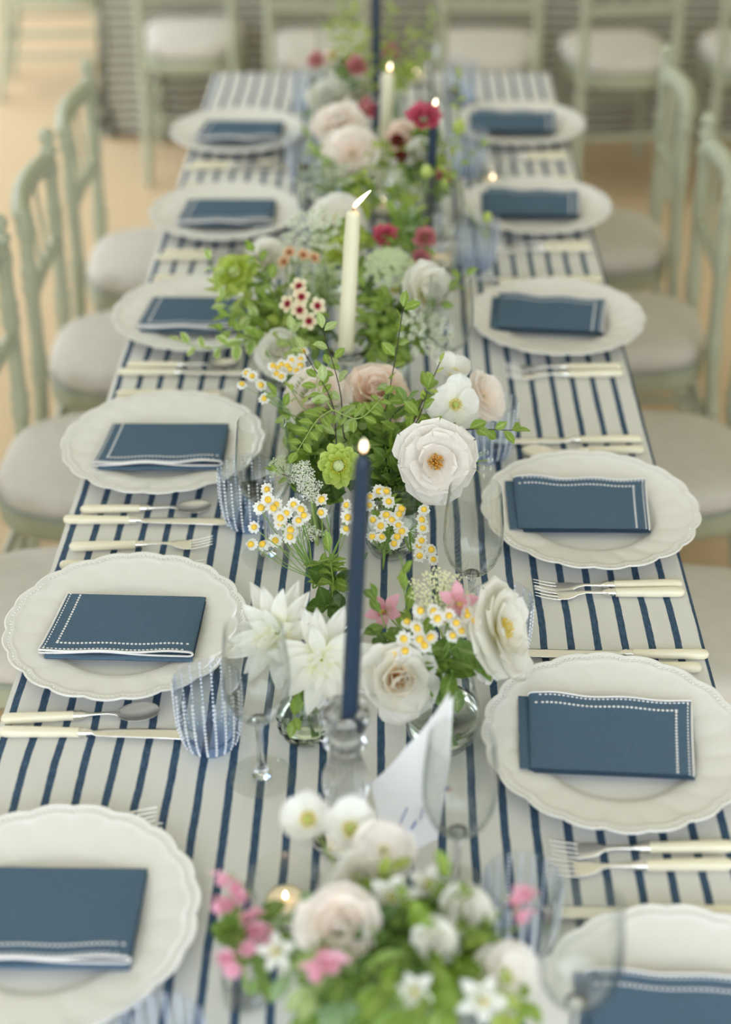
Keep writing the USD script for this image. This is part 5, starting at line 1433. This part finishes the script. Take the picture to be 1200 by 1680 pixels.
for k, (q, ky, mt) in enumerate((((-0.0106, 1.7214, 0.8600), 'E', 'leaf_dark'), ((0.0137, 1.7003, 0.8450), 'D', 'leaf_dark'), ((0.0416, 1.7153, 0.8500), 'D', 'leaf_mid'), ((-0.0030, 1.7439, 0.8700), 'E', 'leaf_mid'), ((-0.0362, 1.7683, 0.8600), 'E', 'leaf_dark'), ((0.0295, 1.7296, 0.8600), 'D', 'leaf_dark'),
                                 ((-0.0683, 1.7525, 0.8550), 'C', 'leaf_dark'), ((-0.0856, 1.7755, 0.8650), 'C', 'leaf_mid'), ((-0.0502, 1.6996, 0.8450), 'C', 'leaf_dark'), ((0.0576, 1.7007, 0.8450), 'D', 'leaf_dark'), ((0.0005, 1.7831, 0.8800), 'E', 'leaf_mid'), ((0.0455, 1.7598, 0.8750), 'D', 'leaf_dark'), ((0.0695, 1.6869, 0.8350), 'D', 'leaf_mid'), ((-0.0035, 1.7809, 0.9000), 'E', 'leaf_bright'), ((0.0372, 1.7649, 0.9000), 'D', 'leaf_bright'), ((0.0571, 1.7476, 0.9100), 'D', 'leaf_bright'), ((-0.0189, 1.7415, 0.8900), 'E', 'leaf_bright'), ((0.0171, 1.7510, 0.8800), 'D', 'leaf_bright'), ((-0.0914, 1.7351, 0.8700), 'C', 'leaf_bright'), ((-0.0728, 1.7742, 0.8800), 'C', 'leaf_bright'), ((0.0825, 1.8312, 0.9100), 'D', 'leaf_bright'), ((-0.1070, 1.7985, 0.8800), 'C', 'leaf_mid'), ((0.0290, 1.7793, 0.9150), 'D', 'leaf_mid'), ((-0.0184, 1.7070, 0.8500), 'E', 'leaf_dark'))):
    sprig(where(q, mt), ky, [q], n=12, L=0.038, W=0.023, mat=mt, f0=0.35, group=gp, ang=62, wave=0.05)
sprig('leafy shoot with toothed bright leaves behind the left wine glass', 'C', [(-0.0931, 1.7734, 0.8850), (-0.1217, 1.7938, 0.9200)], n=8, L=0.032, W=0.016, mat='leaf_bright', f0=0.45)
sprig('feathery green shoot under the back feverfew', 'E', [(-0.0767, 1.7801, 0.9000), (-0.1033, 1.8018, 0.9250)], n=12, L=0.020, W=0.008, mat='leaf_lime', f0=0.4)
daisies('feverfew spray at the upper left of the blush roses', 'E', [(-0.0918, 1.8846, 0.9400), (-0.0933, 1.8649, 0.9380), (-0.0935, 1.8527, 0.9350), (-0.1057, 1.8630, 0.9380), (-0.1074, 1.8477, 0.9320), (-0.1111, 1.8545, 0.9340), (-0.1195, 1.8561, 0.9350), (-0.1243, 1.8510, 0.9320), (-0.1252, 1.8389, 0.9300), (-0.0981, 1.8442, 0.9320), (-0.1183, 1.8340, 0.9280), (-0.1311, 1.8543, 0.9340)], (-0.0697, 1.8052, 0.9000))
daisies('few feverfew daisies leaning left over the third plate', 'E', [(-0.1597, 1.8504, 0.9200), (-0.1470, 1.8335, 0.9150), (-0.1404, 1.8087, 0.9080), (-0.1730, 1.8368, 0.9150), (-0.1680, 1.8591, 0.9200)], (-0.0858, 1.7899, 0.8850), leafy=False)

# ---- spreading group on the left
GL = 'G'
cluster('cream phlox with burgundy eyes left of the cream candle', GL, (-0.0979, 2.0067, 0.9500), (0.0, -0.82, 0.55), [(-0.002, 0.014, 0), (0.021, 0.001, 0), (-0.004, -0.006, 0.006), (0.009, -0.021, 0.002), (-0.022, 0.004, 0), (-0.006, 0.030, -0.004)], s=1.2)
cluster('amber phlox behind the cream phlox', GL, (-0.1271, 2.2085, 0.9350), (-0.1, -0.7, 0.7), [(-0.004, 0.011, 0), (0.018, 0.008, 0), (-0.010, -0.006, 0.002), (0.034, 0.008, -0.01)], 'amber_phlox_petal')
zl = zinnia('lime green double bloom on the left of the greenery', GL, (-0.2157, 2.1996, 0.9150), (-0.35, -0.45, 0.82), 1.5, dome=2.2)
rose('white rose opening behind the back feverfew, left of the glass dish', GL, (-0.1381, 2.0440, 0.8550), (-0.05, -0.75, 0.6), 0.82, 'ivory_petal', st='stamen_yellow')
rose('greenish white bloom behind the lime double bloom', GL, (-0.1703, 2.2877, 0.9000), (0, -0.6, 0.8), 0.85, 'ivory_petal')
umbel('hazy green lace flower beneath the amber phlox', GL, (-0.0757, 2.1513, 0.9150), (0.1, -0.45, 0.88), 0.045, 30, 9, 0.3, 'lace_green', ur=0.007, fl=0.0016)
umbel('hazy green lace flower left of the cream candle', 'I', (-0.0881, 2.2191, 0.9150), (-0.1, -0.4, 0.9), 0.036, 24, 9, 0.3, 'lace_green', ur=0.007, fl=0.0016)
sprig('variegated cream-edged sprig trailing far left over the third plate', GL, [(-0.1890, 2.0342, 0.8800), (-0.2421, 2.0198, 0.8750), (-0.2822, 2.0333, 0.8800)], n=13, L=0.030, W=0.017, mat='leaf_variegated', f0=0.5)
sprig('variegated leafy sprig behind the lime bloom', GL, [(-0.1764, 2.1061, 0.8850), (-0.2230, 2.1169, 0.9000), (-0.2490, 2.1734, 0.9500)], n=12, L=0.026, W=0.014, mat='leaf_variegated', f0=0.45)
sprig('dark twig with bright leaves rising above the lime bloom', GL, [(-0.1395, 2.1177, 0.9000), (-0.1601, 2.1623, 0.9300), (-0.1848, 2.1925, 0.9550)], n=12, mat='leaf_bright', f0=0.5, **pt)
sprig('green leafy twig reaching left below the lime bloom', GL, [(-0.1547, 2.0543, 0.8700), (-0.1984, 2.0442, 0.8900), (-0.2208, 2.0440, 0.8950)], n=12, mat='leaf_bright', f0=0.45, **pt)
sprig('rounded pale leaves on a shoot below the cream phlox', GL, [(-0.1057, 1.9373, 0.9100), (-0.1095, 1.9444, 0.9400)], n=7, L=0.034, W=0.020, mat='leaf_pale', f0=0.55)
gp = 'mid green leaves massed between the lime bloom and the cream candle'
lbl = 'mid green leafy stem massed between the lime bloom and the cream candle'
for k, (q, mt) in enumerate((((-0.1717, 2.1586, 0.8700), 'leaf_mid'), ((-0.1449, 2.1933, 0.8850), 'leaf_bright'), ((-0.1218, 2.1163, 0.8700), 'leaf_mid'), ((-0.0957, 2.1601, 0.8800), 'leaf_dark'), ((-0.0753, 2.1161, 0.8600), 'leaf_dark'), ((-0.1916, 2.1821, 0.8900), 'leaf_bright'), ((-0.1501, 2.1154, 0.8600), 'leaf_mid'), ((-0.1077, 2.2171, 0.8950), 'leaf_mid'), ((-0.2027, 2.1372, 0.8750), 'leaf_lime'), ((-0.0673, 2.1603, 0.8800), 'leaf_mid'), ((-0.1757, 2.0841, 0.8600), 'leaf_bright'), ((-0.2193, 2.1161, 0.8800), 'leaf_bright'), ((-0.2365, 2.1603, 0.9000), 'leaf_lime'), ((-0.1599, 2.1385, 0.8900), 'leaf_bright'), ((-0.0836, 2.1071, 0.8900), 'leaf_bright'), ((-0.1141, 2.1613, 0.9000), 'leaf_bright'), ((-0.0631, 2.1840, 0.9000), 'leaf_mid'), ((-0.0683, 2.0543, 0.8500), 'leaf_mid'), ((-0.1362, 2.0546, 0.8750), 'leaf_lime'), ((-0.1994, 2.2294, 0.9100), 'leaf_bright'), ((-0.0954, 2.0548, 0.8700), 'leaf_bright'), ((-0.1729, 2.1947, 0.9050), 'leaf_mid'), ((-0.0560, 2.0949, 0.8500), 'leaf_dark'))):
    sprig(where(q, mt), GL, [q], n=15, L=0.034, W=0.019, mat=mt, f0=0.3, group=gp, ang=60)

# ---- centre group behind the cream candle
rose('white rose seen from the side right of the dark twig', 'H', (0.0815, 2.1585, 0.9000), (0.62, -0.55, 0.55), 1.2, 'ivory_petal', st='stamen_orange')
peony('white loose bloom right of the cream candle foot', 'H', (-0.0009, 2.1374, 0.8550), (0.0, -0.75, 0.65), 0.75, 'ivory_petal', 'flower', 'white_flower', 0.9, core=False)
anemone('white petalled bloom between the green dome and side-on rose', 'H', (0.0364, 2.1736, 0.9000), (-0.1, -0.7, 0.7), 0.95)
umbel('pale green domed lace flower right of the cream candle', 'H', (0.0268, 2.1869, 0.9450), (0.05, -0.42, 0.9), 0.038, 64, 13, 0.75, 'lace_green', ur=0.0054, fl=0.0023, depth=0.03)
umbel('airy white lace flower spreading right of the twig over the stripes', 'H', (0.0874, 2.0872, 0.8750), (0.45, -0.5, 0.75), 0.046, 34, 9, 0.4, 'lace_white', ur=0.0058, fl=0.0023, eye='seed_green')
umbel('airy white lace flower with green eyes left of the candle', 'I', (-0.1031, 2.3059, 0.9450), (-0.2, -0.45, 0.87), 0.052, 38, 9, 0.45, 'lace_white', ur=0.0066, fl=0.0026, eye='seed_green')
peony('broad white bloom behind the cream candle', 'I', (-0.0656, 2.4484, 0.9000), (0.05, -0.5, 0.85), 1.0, 'ivory_petal', 'flower', 'white_flower', 0.8, core=False)
zinnia('lime green flower tucked behind the cream candle', 'I', (-0.0534, 2.3251, 0.9000), (0.1, -0.6, 0.8), 1.0)
zinnia('lime yellow flower further behind the candle flame', 'K', (-0.0345, 2.5691, 0.8700), (0.1, -0.6, 0.8), 1.0)
pincushion('dusty pink pincushion flower under the far navy candle', 'J', (0.0833, 2.3645, 0.9050), (0.15, -0.6, 0.78), 1.05)
pincushion('dusty pink flower below the other pincushion', 'J', (0.0765, 2.3464, 0.8750), (0.3, -0.7, 0.6), 0.95, 'dusty_pink_petal')
pincushion('deep pink flower head behind the green dome', 'J', (0.0181, 2.3455, 0.9150), (-0.1, -0.5, 0.85), 1.15, 'coral_petal')
sprig('leafy twig reaching right between third plate and tumbler', 'H', [(0.0831, 2.1187, 0.8800), (0.1255, 2.1638, 0.9100), (0.1446, 2.1824, 0.9200)], n=10, mat='leaf_bright', f0=0.5, **pt)
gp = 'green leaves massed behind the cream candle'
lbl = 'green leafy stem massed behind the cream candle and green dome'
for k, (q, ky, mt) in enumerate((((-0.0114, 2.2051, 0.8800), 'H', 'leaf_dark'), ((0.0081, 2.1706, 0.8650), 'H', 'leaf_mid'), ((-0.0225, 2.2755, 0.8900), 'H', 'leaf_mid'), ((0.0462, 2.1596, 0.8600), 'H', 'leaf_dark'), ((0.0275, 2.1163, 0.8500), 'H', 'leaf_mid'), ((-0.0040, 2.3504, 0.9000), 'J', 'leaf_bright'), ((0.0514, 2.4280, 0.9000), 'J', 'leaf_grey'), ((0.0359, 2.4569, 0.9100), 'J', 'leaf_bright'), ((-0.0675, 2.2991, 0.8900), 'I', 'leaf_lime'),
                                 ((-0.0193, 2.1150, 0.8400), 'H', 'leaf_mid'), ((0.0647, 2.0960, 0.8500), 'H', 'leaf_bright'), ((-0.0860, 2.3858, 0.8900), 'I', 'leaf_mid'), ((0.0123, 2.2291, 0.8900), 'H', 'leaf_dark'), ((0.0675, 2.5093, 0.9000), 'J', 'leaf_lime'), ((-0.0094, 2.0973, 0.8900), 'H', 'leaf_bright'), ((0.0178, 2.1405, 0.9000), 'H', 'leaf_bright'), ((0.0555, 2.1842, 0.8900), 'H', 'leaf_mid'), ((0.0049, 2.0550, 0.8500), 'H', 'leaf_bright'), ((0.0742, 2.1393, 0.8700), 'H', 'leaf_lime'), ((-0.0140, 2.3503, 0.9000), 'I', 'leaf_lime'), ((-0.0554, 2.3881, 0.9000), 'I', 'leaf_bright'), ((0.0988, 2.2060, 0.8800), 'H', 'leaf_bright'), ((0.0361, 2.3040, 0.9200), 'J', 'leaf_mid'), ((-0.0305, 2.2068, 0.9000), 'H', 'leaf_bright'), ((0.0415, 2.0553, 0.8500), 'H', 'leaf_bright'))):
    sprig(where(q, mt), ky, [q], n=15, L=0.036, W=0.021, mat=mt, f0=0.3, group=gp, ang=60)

# ---- far half
peony('pale blush peony in the far half left of the cream candle', 'K', (-0.0458, 2.7325, 0.9150), (-0.1, -0.7, 0.7), 1.15, 'pale_blush_petal', core=False)
rose('pale pink rose above the blush peony', 'K', (-0.0743, 2.8469, 0.9300), (-0.1, -0.5, 0.85), 1.2, 'pale_blush_petal')
pincushion('coral pink double zinnia standing in front of the navy candle', 'L', (0.0831, 2.5730, 1.0350), (0.0, -0.50, 0.86), 1.62, 'coral_petal', 'zinnia', 'zinnia')
bud('round green bud right of the coral zinnia', 'L', (0.1439, 2.6121, 1.0000), (0.15, -0.2, 1), 1.0)
bud('round green bud low in front of the far navy candle', 'L', (0.0883, 2.5420, 0.9450), (0.0, -0.3, 1), 0.95)
bud('small green bud by the tumbler on the right', 'L', (0.1940, 2.5287, 0.8700), (0.3, -0.3, 1), 0.7)
pincushion('magenta flower right of the far navy candle', 'L', (0.1180, 2.5759, 0.9300), (0.4, -0.6, 0.7), 0.85, 'magenta_petal')
pincushion('burgundy bloom right of the farther cream candle', 'K', (0.0374, 2.6998, 0.9500), (0.1, -0.7, 0.7), 0.75, 'burgundy_petal')
pincushion('brownish bloom below the burgundy one', 'K', (0.0442, 2.6727, 0.9300), (0.1, -0.7, 0.7), 0.7, 'burgundy_petal')
rose('pale pink bloom by the coral zinnia stem', 'L', (0.0490, 2.8079, 0.9200), (0.1, -0.6, 0.8), 0.9, 'blush_petal')
rose('small white bloom right of the farther cream candle', 'L', (0.0805, 2.7373, 0.9100), (0.2, -0.7, 0.7), 0.8, 'ivory_petal')
umbel('hazy pale lace flower at the left below the blush peony', 'K', (-0.0970, 2.6537, 0.9000), (-0.2, -0.4, 0.9), 0.055, 30, 9, 0.35, 'lace_white', ur=0.0075, fl=0.0022, eye='seed_green')
umbel('hazy green lace flower below the farther cream candle', 'K', (0.0467, 2.6505, 0.8900), (0.2, -0.4, 0.9), 0.05, 30, 9, 0.35, 'lace_green', ur=0.0075, fl=0.0022)
sprig('loose leafy shoot right of the coral zinnia, tall and pale', 'L', [(0.1246, 2.5233, 0.9500), (0.1411, 2.5990, 1.0100), (0.1434, 2.6661, 1.0800)], n=20, L=0.024, W=0.013, mat='leaf_lime', f0=0.45)
sprig('leafy shoot reaching right over the fourth right plate', 'L', [(0.1258, 2.5468, 0.9300), (0.1573, 2.5730, 0.9700), (0.1895, 2.5912, 0.9800)], n=12, L=0.024, W=0.013, mat='leaf_bright', f0=0.45)
sprig('leafy shoot leaning left of the blush peony', 'K', [(-0.0859, 2.6618, 0.9200), (-0.1141, 2.6893, 0.9500), (-0.1323, 2.7259, 0.9600)], n=13, L=0.024, W=0.013, mat='leaf_bright', f0=0.4)
sprig('pale upright shoot left of the far navy candle low down', 'K', [(-0.0186, 2.6015, 0.9200), (-0.0066, 2.6739, 0.9500)], n=10, L=0.026, W=0.014, mat='leaf_lime', f0=0.4)
gp = 'leaves massed in the far half of the flowers'
lbl = 'blurred green leafy stem in the far half of the flowers'
for k, (q, ky, mt) in enumerate((((-0.0983, 2.6712, 0.8700), 'K', 'leaf_mid'), ((-0.0202, 2.6761, 0.8800), 'K', 'leaf_bright'), ((-0.0668, 2.7379, 0.8800), 'K', 'leaf_mid'), ((0.0017, 2.7163, 0.9000), 'K', 'leaf_bright'), ((0.0687, 2.6547, 0.9000), 'L', 'leaf_dark'), ((0.0522, 2.7418, 0.9200), 'L', 'leaf_bright'), ((0.0914, 2.7303, 0.9300), 'L', 'leaf_mid'), ((-0.1152, 2.8075, 0.8900), 'K', 'leaf_pale'), ((-0.0085, 2.6376, 0.8600), 'K', 'leaf_bright'), ((0.1117, 2.5917, 0.8900), 'L', 'leaf_mid'), ((-0.0300, 2.6162, 0.8800), 'K', 'leaf_lime'), ((0.0358, 2.6167, 0.8800), 'L', 'leaf_bright'), ((-0.0863, 2.8132, 0.9000), 'K', 'leaf_bright'), ((-0.0111, 2.8245, 0.9200), 'K', 'leaf_lime'), ((0.0803, 2.7724, 0.9500), 'L', 'leaf_bright'), ((0.0578, 2.6129, 0.8700), 'L', 'leaf_lime'), ((-0.0629, 2.6121, 0.8700), 'K', 'leaf_bright'), ((0.0240, 2.7531, 0.9100), 'K', 'leaf_lime'))):
    sprig(where(q, mt), ky, [q], n=15, L=0.038, W=0.021, mat=mt, f0=0.3, group=gp, ang=60)
pincushion('pink round bloom at the far end left of the navy candle', 'M', (-0.0482, 3.1785, 0.9400), (-0.05, -0.7, 0.7), 1.25, 'dusty_pink_petal')
pincushion('coral bloom at the far end, leftmost', 'M', (-0.1345, 3.2539, 0.9300), (-0.3, -0.6, 0.7), 1.1, 'dusty_pink_petal')
pincushion('peach bloom at the far end between two pink ones', 'M', (-0.1019, 3.2553, 0.9400), (-0.1, -0.6, 0.75), 1.0, 'blush_petal')
pincushion('pink bloom at the far end right of the navy candle', 'N', (0.0212, 3.2524, 0.9500), (0.2, -0.6, 0.75), 1.0, 'dusty_pink_petal')
columbine('deep pink columbine against the navy candle at the far end', 'M', (-0.0274, 3.0713, 0.8850), (0.1, -0.7, 0.7), 1.3, 'coral_petal')
rose('white bloom at the far end below the coral one', 'M', (-0.1052, 3.1445, 0.8800), (-0.1, -0.6, 0.8), 1.2, 'ivory_petal')
rose('cream bloom at the far end beside the pink columbine', 'M', (-0.0429, 3.2051, 0.8800), (0.1, -0.6, 0.8), 1.0, 'ivory_petal')
sprig('dark upright leafy stem between the pink blooms at the far end', 'M', [(-0.0693, 3.1426, 0.9000), (-0.0786, 3.2113, 0.9300)], n=10, L=0.045, W=0.024, mat='leaf_dark', f0=0.4)
sprig('leafy stem left of the far cream bloom', 'M', [(-0.1138, 3.0401, 0.8700), (-0.1450, 3.0479, 0.8800)], n=10, L=0.03, W=0.016, mat='leaf_bright', f0=0.4)
for q, lb in (((0.0210, 3.2254, 1.0400), 'airy tall green shoot right of the far navy candle'), ((-0.0554, 3.2486, 1.0400), 'airy tall green shoot left of the far navy candle'), ((0.0592, 3.1896, 1.0000), 'airy green shoot by the far right glass'), ((-0.1003, 3.2433, 1.0100), 'airy green shoot above the peach bloom'), ((0.1036, 3.2394, 1.0300), 'airy pale shoot right of the other far shoots'), ((-0.0291, 3.1894, 1.0000), 'short airy shoot just left of the far navy candle'), ((-0.0826, 3.3062, 1.0500), 'tallest airy green shoot cut by the top edge')):
    sprig(lb, 'N' if q[0] > 0.01 else 'M', [((q[0] + 0.0) * 0.8, q[1] - 0.01, q[2] - 0.1), q], n=22, L=0.032, W=0.015, mat='leaf_lime', f0=0.35)

# ---- blurred foreground group
anemone('blurred white petalled bloom upper left of the near flowers', 'Y', (-0.0411, 1.0238, 0.9000), (-0.3, -0.55, 0.8), 0.98, 0.2, 26)
anemone('blurred white bloom below the candlestick foot', 'Y', (-0.0032, 1.0111, 0.9000), (0.1, -0.5, 0.85), 1.05, 0.9, 34)
peony('blurred broad white bloom against the paper menu', 'Y', (0.0276, 0.9865, 0.9000), (0.0, -0.6, 0.8), 0.58, 'peony_white', 'flower', 'white_flower', 0.8, core=False)
rose('blurred ivory rose above the pink blossom at the bottom centre', 'Y', (-0.0088, 0.8962, 0.9050), (0.05, -0.7, 0.65), 0.82, 'pale_blush_petal')
sweetpea('blurred pink sweet pea blossoms in front of the ivory rose', 'Y', (-0.0218, 0.8621, 0.9100), [(-0.0255, 0.8577, 0.9150), (-0.0161, 0.8483, 0.9150), (-0.0220, 0.8431, 0.9100)], s=1.0)
rose('blurred white bloom left among the near leaves', 'Y', (0.0061, 0.9662, 0.8900), (0.2, -0.7, 0.6), 0.6, 'ivory_petal')
rose('blurred white bloom at the right of the near leaves', 'Z', (0.0990, 0.9158, 0.9000), (0.25, -0.65, 0.7), 0.58, 'ivory_petal')
peony('blurred white bloom at the lower right by the plate', 'Z', (0.1309, 0.8643, 0.8800), (0.4, -0.6, 0.65), 0.58, 'peony_white', 'flower', 'white_flower', 0.9, core=False)
rose('blurred small white bud amid the near leaves', 'Z', (0.0718, 0.8731, 0.9100), (0.1, -0.7, 0.65), 0.45, 'ivory_petal')
columbine('blurred white bell on a stem above the near vase', 'Y', (-0.0616, 0.8788, 0.8900), (-0.2, -0.7, 0.6), 0.8, 'anemone_petal')
columbine('blurred white bell low at the right of the near leaves', 'Z', (0.1086, 0.8306, 0.8900), (0.2, -0.7, 0.6), 1.0, 'anemone_petal')
columbine('blurred white bell low in the middle of the near leaves', 'Y', (0.0537, 0.8267, 0.9050), (0.0, -0.7, 0.6), 0.8, 'anemone_petal')
columbine('blurred white bell beside the ivory rose', 'Y', (0.0334, 0.9276, 0.9050), (0.1, -0.7, 0.6), 1.1, 'anemone_petal')
columbine('blurred white bell between near leaves', 'Z', (0.0654, 0.9468, 0.9000), (0.1, -0.7, 0.7), 0.9, 'anemone_petal')
sweetpea('blurred pink sweet pea blossoms in front of the near tumbler', 'Z', (0.1423, 0.9096, 0.9150), [(0.1362, 0.9151, 0.9200), (0.1522, 0.9209, 0.9200), (0.1409, 0.9028, 0.9150)], s=0.85)
sweetpea('blurred pink sweet pea stem, taller one at the left of the near flowers', 'X', (-0.1038, 0.9516, 0.9000), [(-0.1095, 0.9551, 0.9000), (-0.0978, 0.9445, 0.9000), (-0.1055, 0.9360, 0.8900), (-0.1116, 0.9323, 0.8900), (-0.0921, 0.9386, 0.8950)], s=0.9)
sweetpea('blurred deep pink sweet pea stem, lower one at the left of the near flowers', 'X', (-0.0961, 0.9139, 0.8800), [(-0.1042, 0.8869, 0.8800), (-0.0920, 0.8970, 0.8800), (-0.0825, 0.9130, 0.8850), (-0.0720, 0.9108, 0.8800), (-0.0990, 0.8823, 0.8700), (-0.0945, 0.9201, 0.8900)], s=1.0)
gp = 'leaves massed in the blurred near flowers'
lbl = 'blurred green leafy stem in the near flowers at the bottom'
for k, (q, ky, mt, L) in enumerate((((0.0337, 0.8802, 0.8900), 'Y', 'leaf_mid', 0.036), ((0.0597, 0.9187, 0.9000), 'Z', 'leaf_mid', 0.034), ((0.0836, 0.9400, 0.9150), 'Z', 'leaf_bright', 0.034), ((0.0227, 0.9413, 0.8900), 'Y', 'leaf_bright', 0.032), ((0.0440, 0.8546, 0.8900), 'Z', 'leaf_dark', 0.04), ((0.0190, 0.8313, 0.8800), 'Y', 'leaf_mid', 0.05), ((0.0643, 0.8506, 0.8800), 'Z', 'leaf_bright', 0.04),
                                    ((-0.0067, 0.8453, 0.8700), 'Y', 'leaf_grey', 0.045), ((-0.0488, 0.8701, 0.8700), 'Y', 'leaf_grey', 0.036), ((-0.0264, 0.8326, 0.8700), 'Y', 'leaf_mid', 0.04), ((0.1109, 0.8813, 0.8900), 'Z', 'leaf_lime', 0.03), ((0.1288, 0.8268, 0.8800), 'Z', 'leaf_lime', 0.03), ((0.0841, 0.8323, 0.8800), 'Z', 'leaf_bright', 0.036), ((-0.0641, 0.9062, 0.8700), 'X', 'leaf_mid', 0.032), ((-0.0541, 0.9214, 0.8800), 'Y', 'leaf_grey', 0.03),
                                    ((0.0440, 0.9070, 0.8900), 'Z', 'leaf_dark', 0.036), ((0.0083, 0.8625, 0.8800), 'Y', 'leaf_bright', 0.036), ((0.1000, 0.8575, 0.8800), 'Z', 'leaf_mid', 0.034), ((0.0333, 0.9607, 0.9000), 'Y', 'leaf_lime', 0.028), ((0.0489, 0.8176, 0.8900), 'Z', 'leaf_bright', 0.05), ((-0.0757, 0.8781, 0.8600), 'X', 'leaf_mid', 0.03), ((0.0387, 0.9207, 0.9050), 'Y', 'leaf_bright', 0.032), ((0.0594, 0.8850, 0.9000), 'Z', 'leaf_mid', 0.036), ((0.0235, 0.8714, 0.9000), 'Y', 'leaf_dark', 0.036), ((0.0844, 0.8573, 0.8950), 'Z', 'leaf_bright', 0.034), ((0.1170, 0.9013, 0.8900), 'Z', 'leaf_bright', 0.03), ((0.0126, 0.9112, 0.9000), 'Y', 'leaf_lime', 0.03), ((-0.0067, 0.8539, 0.8900), 'Y', 'leaf_mid', 0.036), ((-0.0391, 0.8878, 0.8800), 'Y', 'leaf_bright', 0.03), ((0.0339, 0.8336, 0.9000), 'Z', 'leaf_bright', 0.05), ((-0.0269, 0.8493, 0.8800), 'Y', 'leaf_pale', 0.04), ((0.1456, 0.8475, 0.8700), 'Z', 'leaf_bright', 0.03), ((0.0641, 0.8591, 0.9000), 'Z', 'leaf_dark', 0.036), ((0.0752, 0.9052, 0.9000), 'Z', 'leaf_mid', 0.03))):
    sprig(where(q, mt), ky, [q], n=13, L=L * 1.1, W=L * 0.62, mat=mt, f0=0.35, group=gp, ang=58)
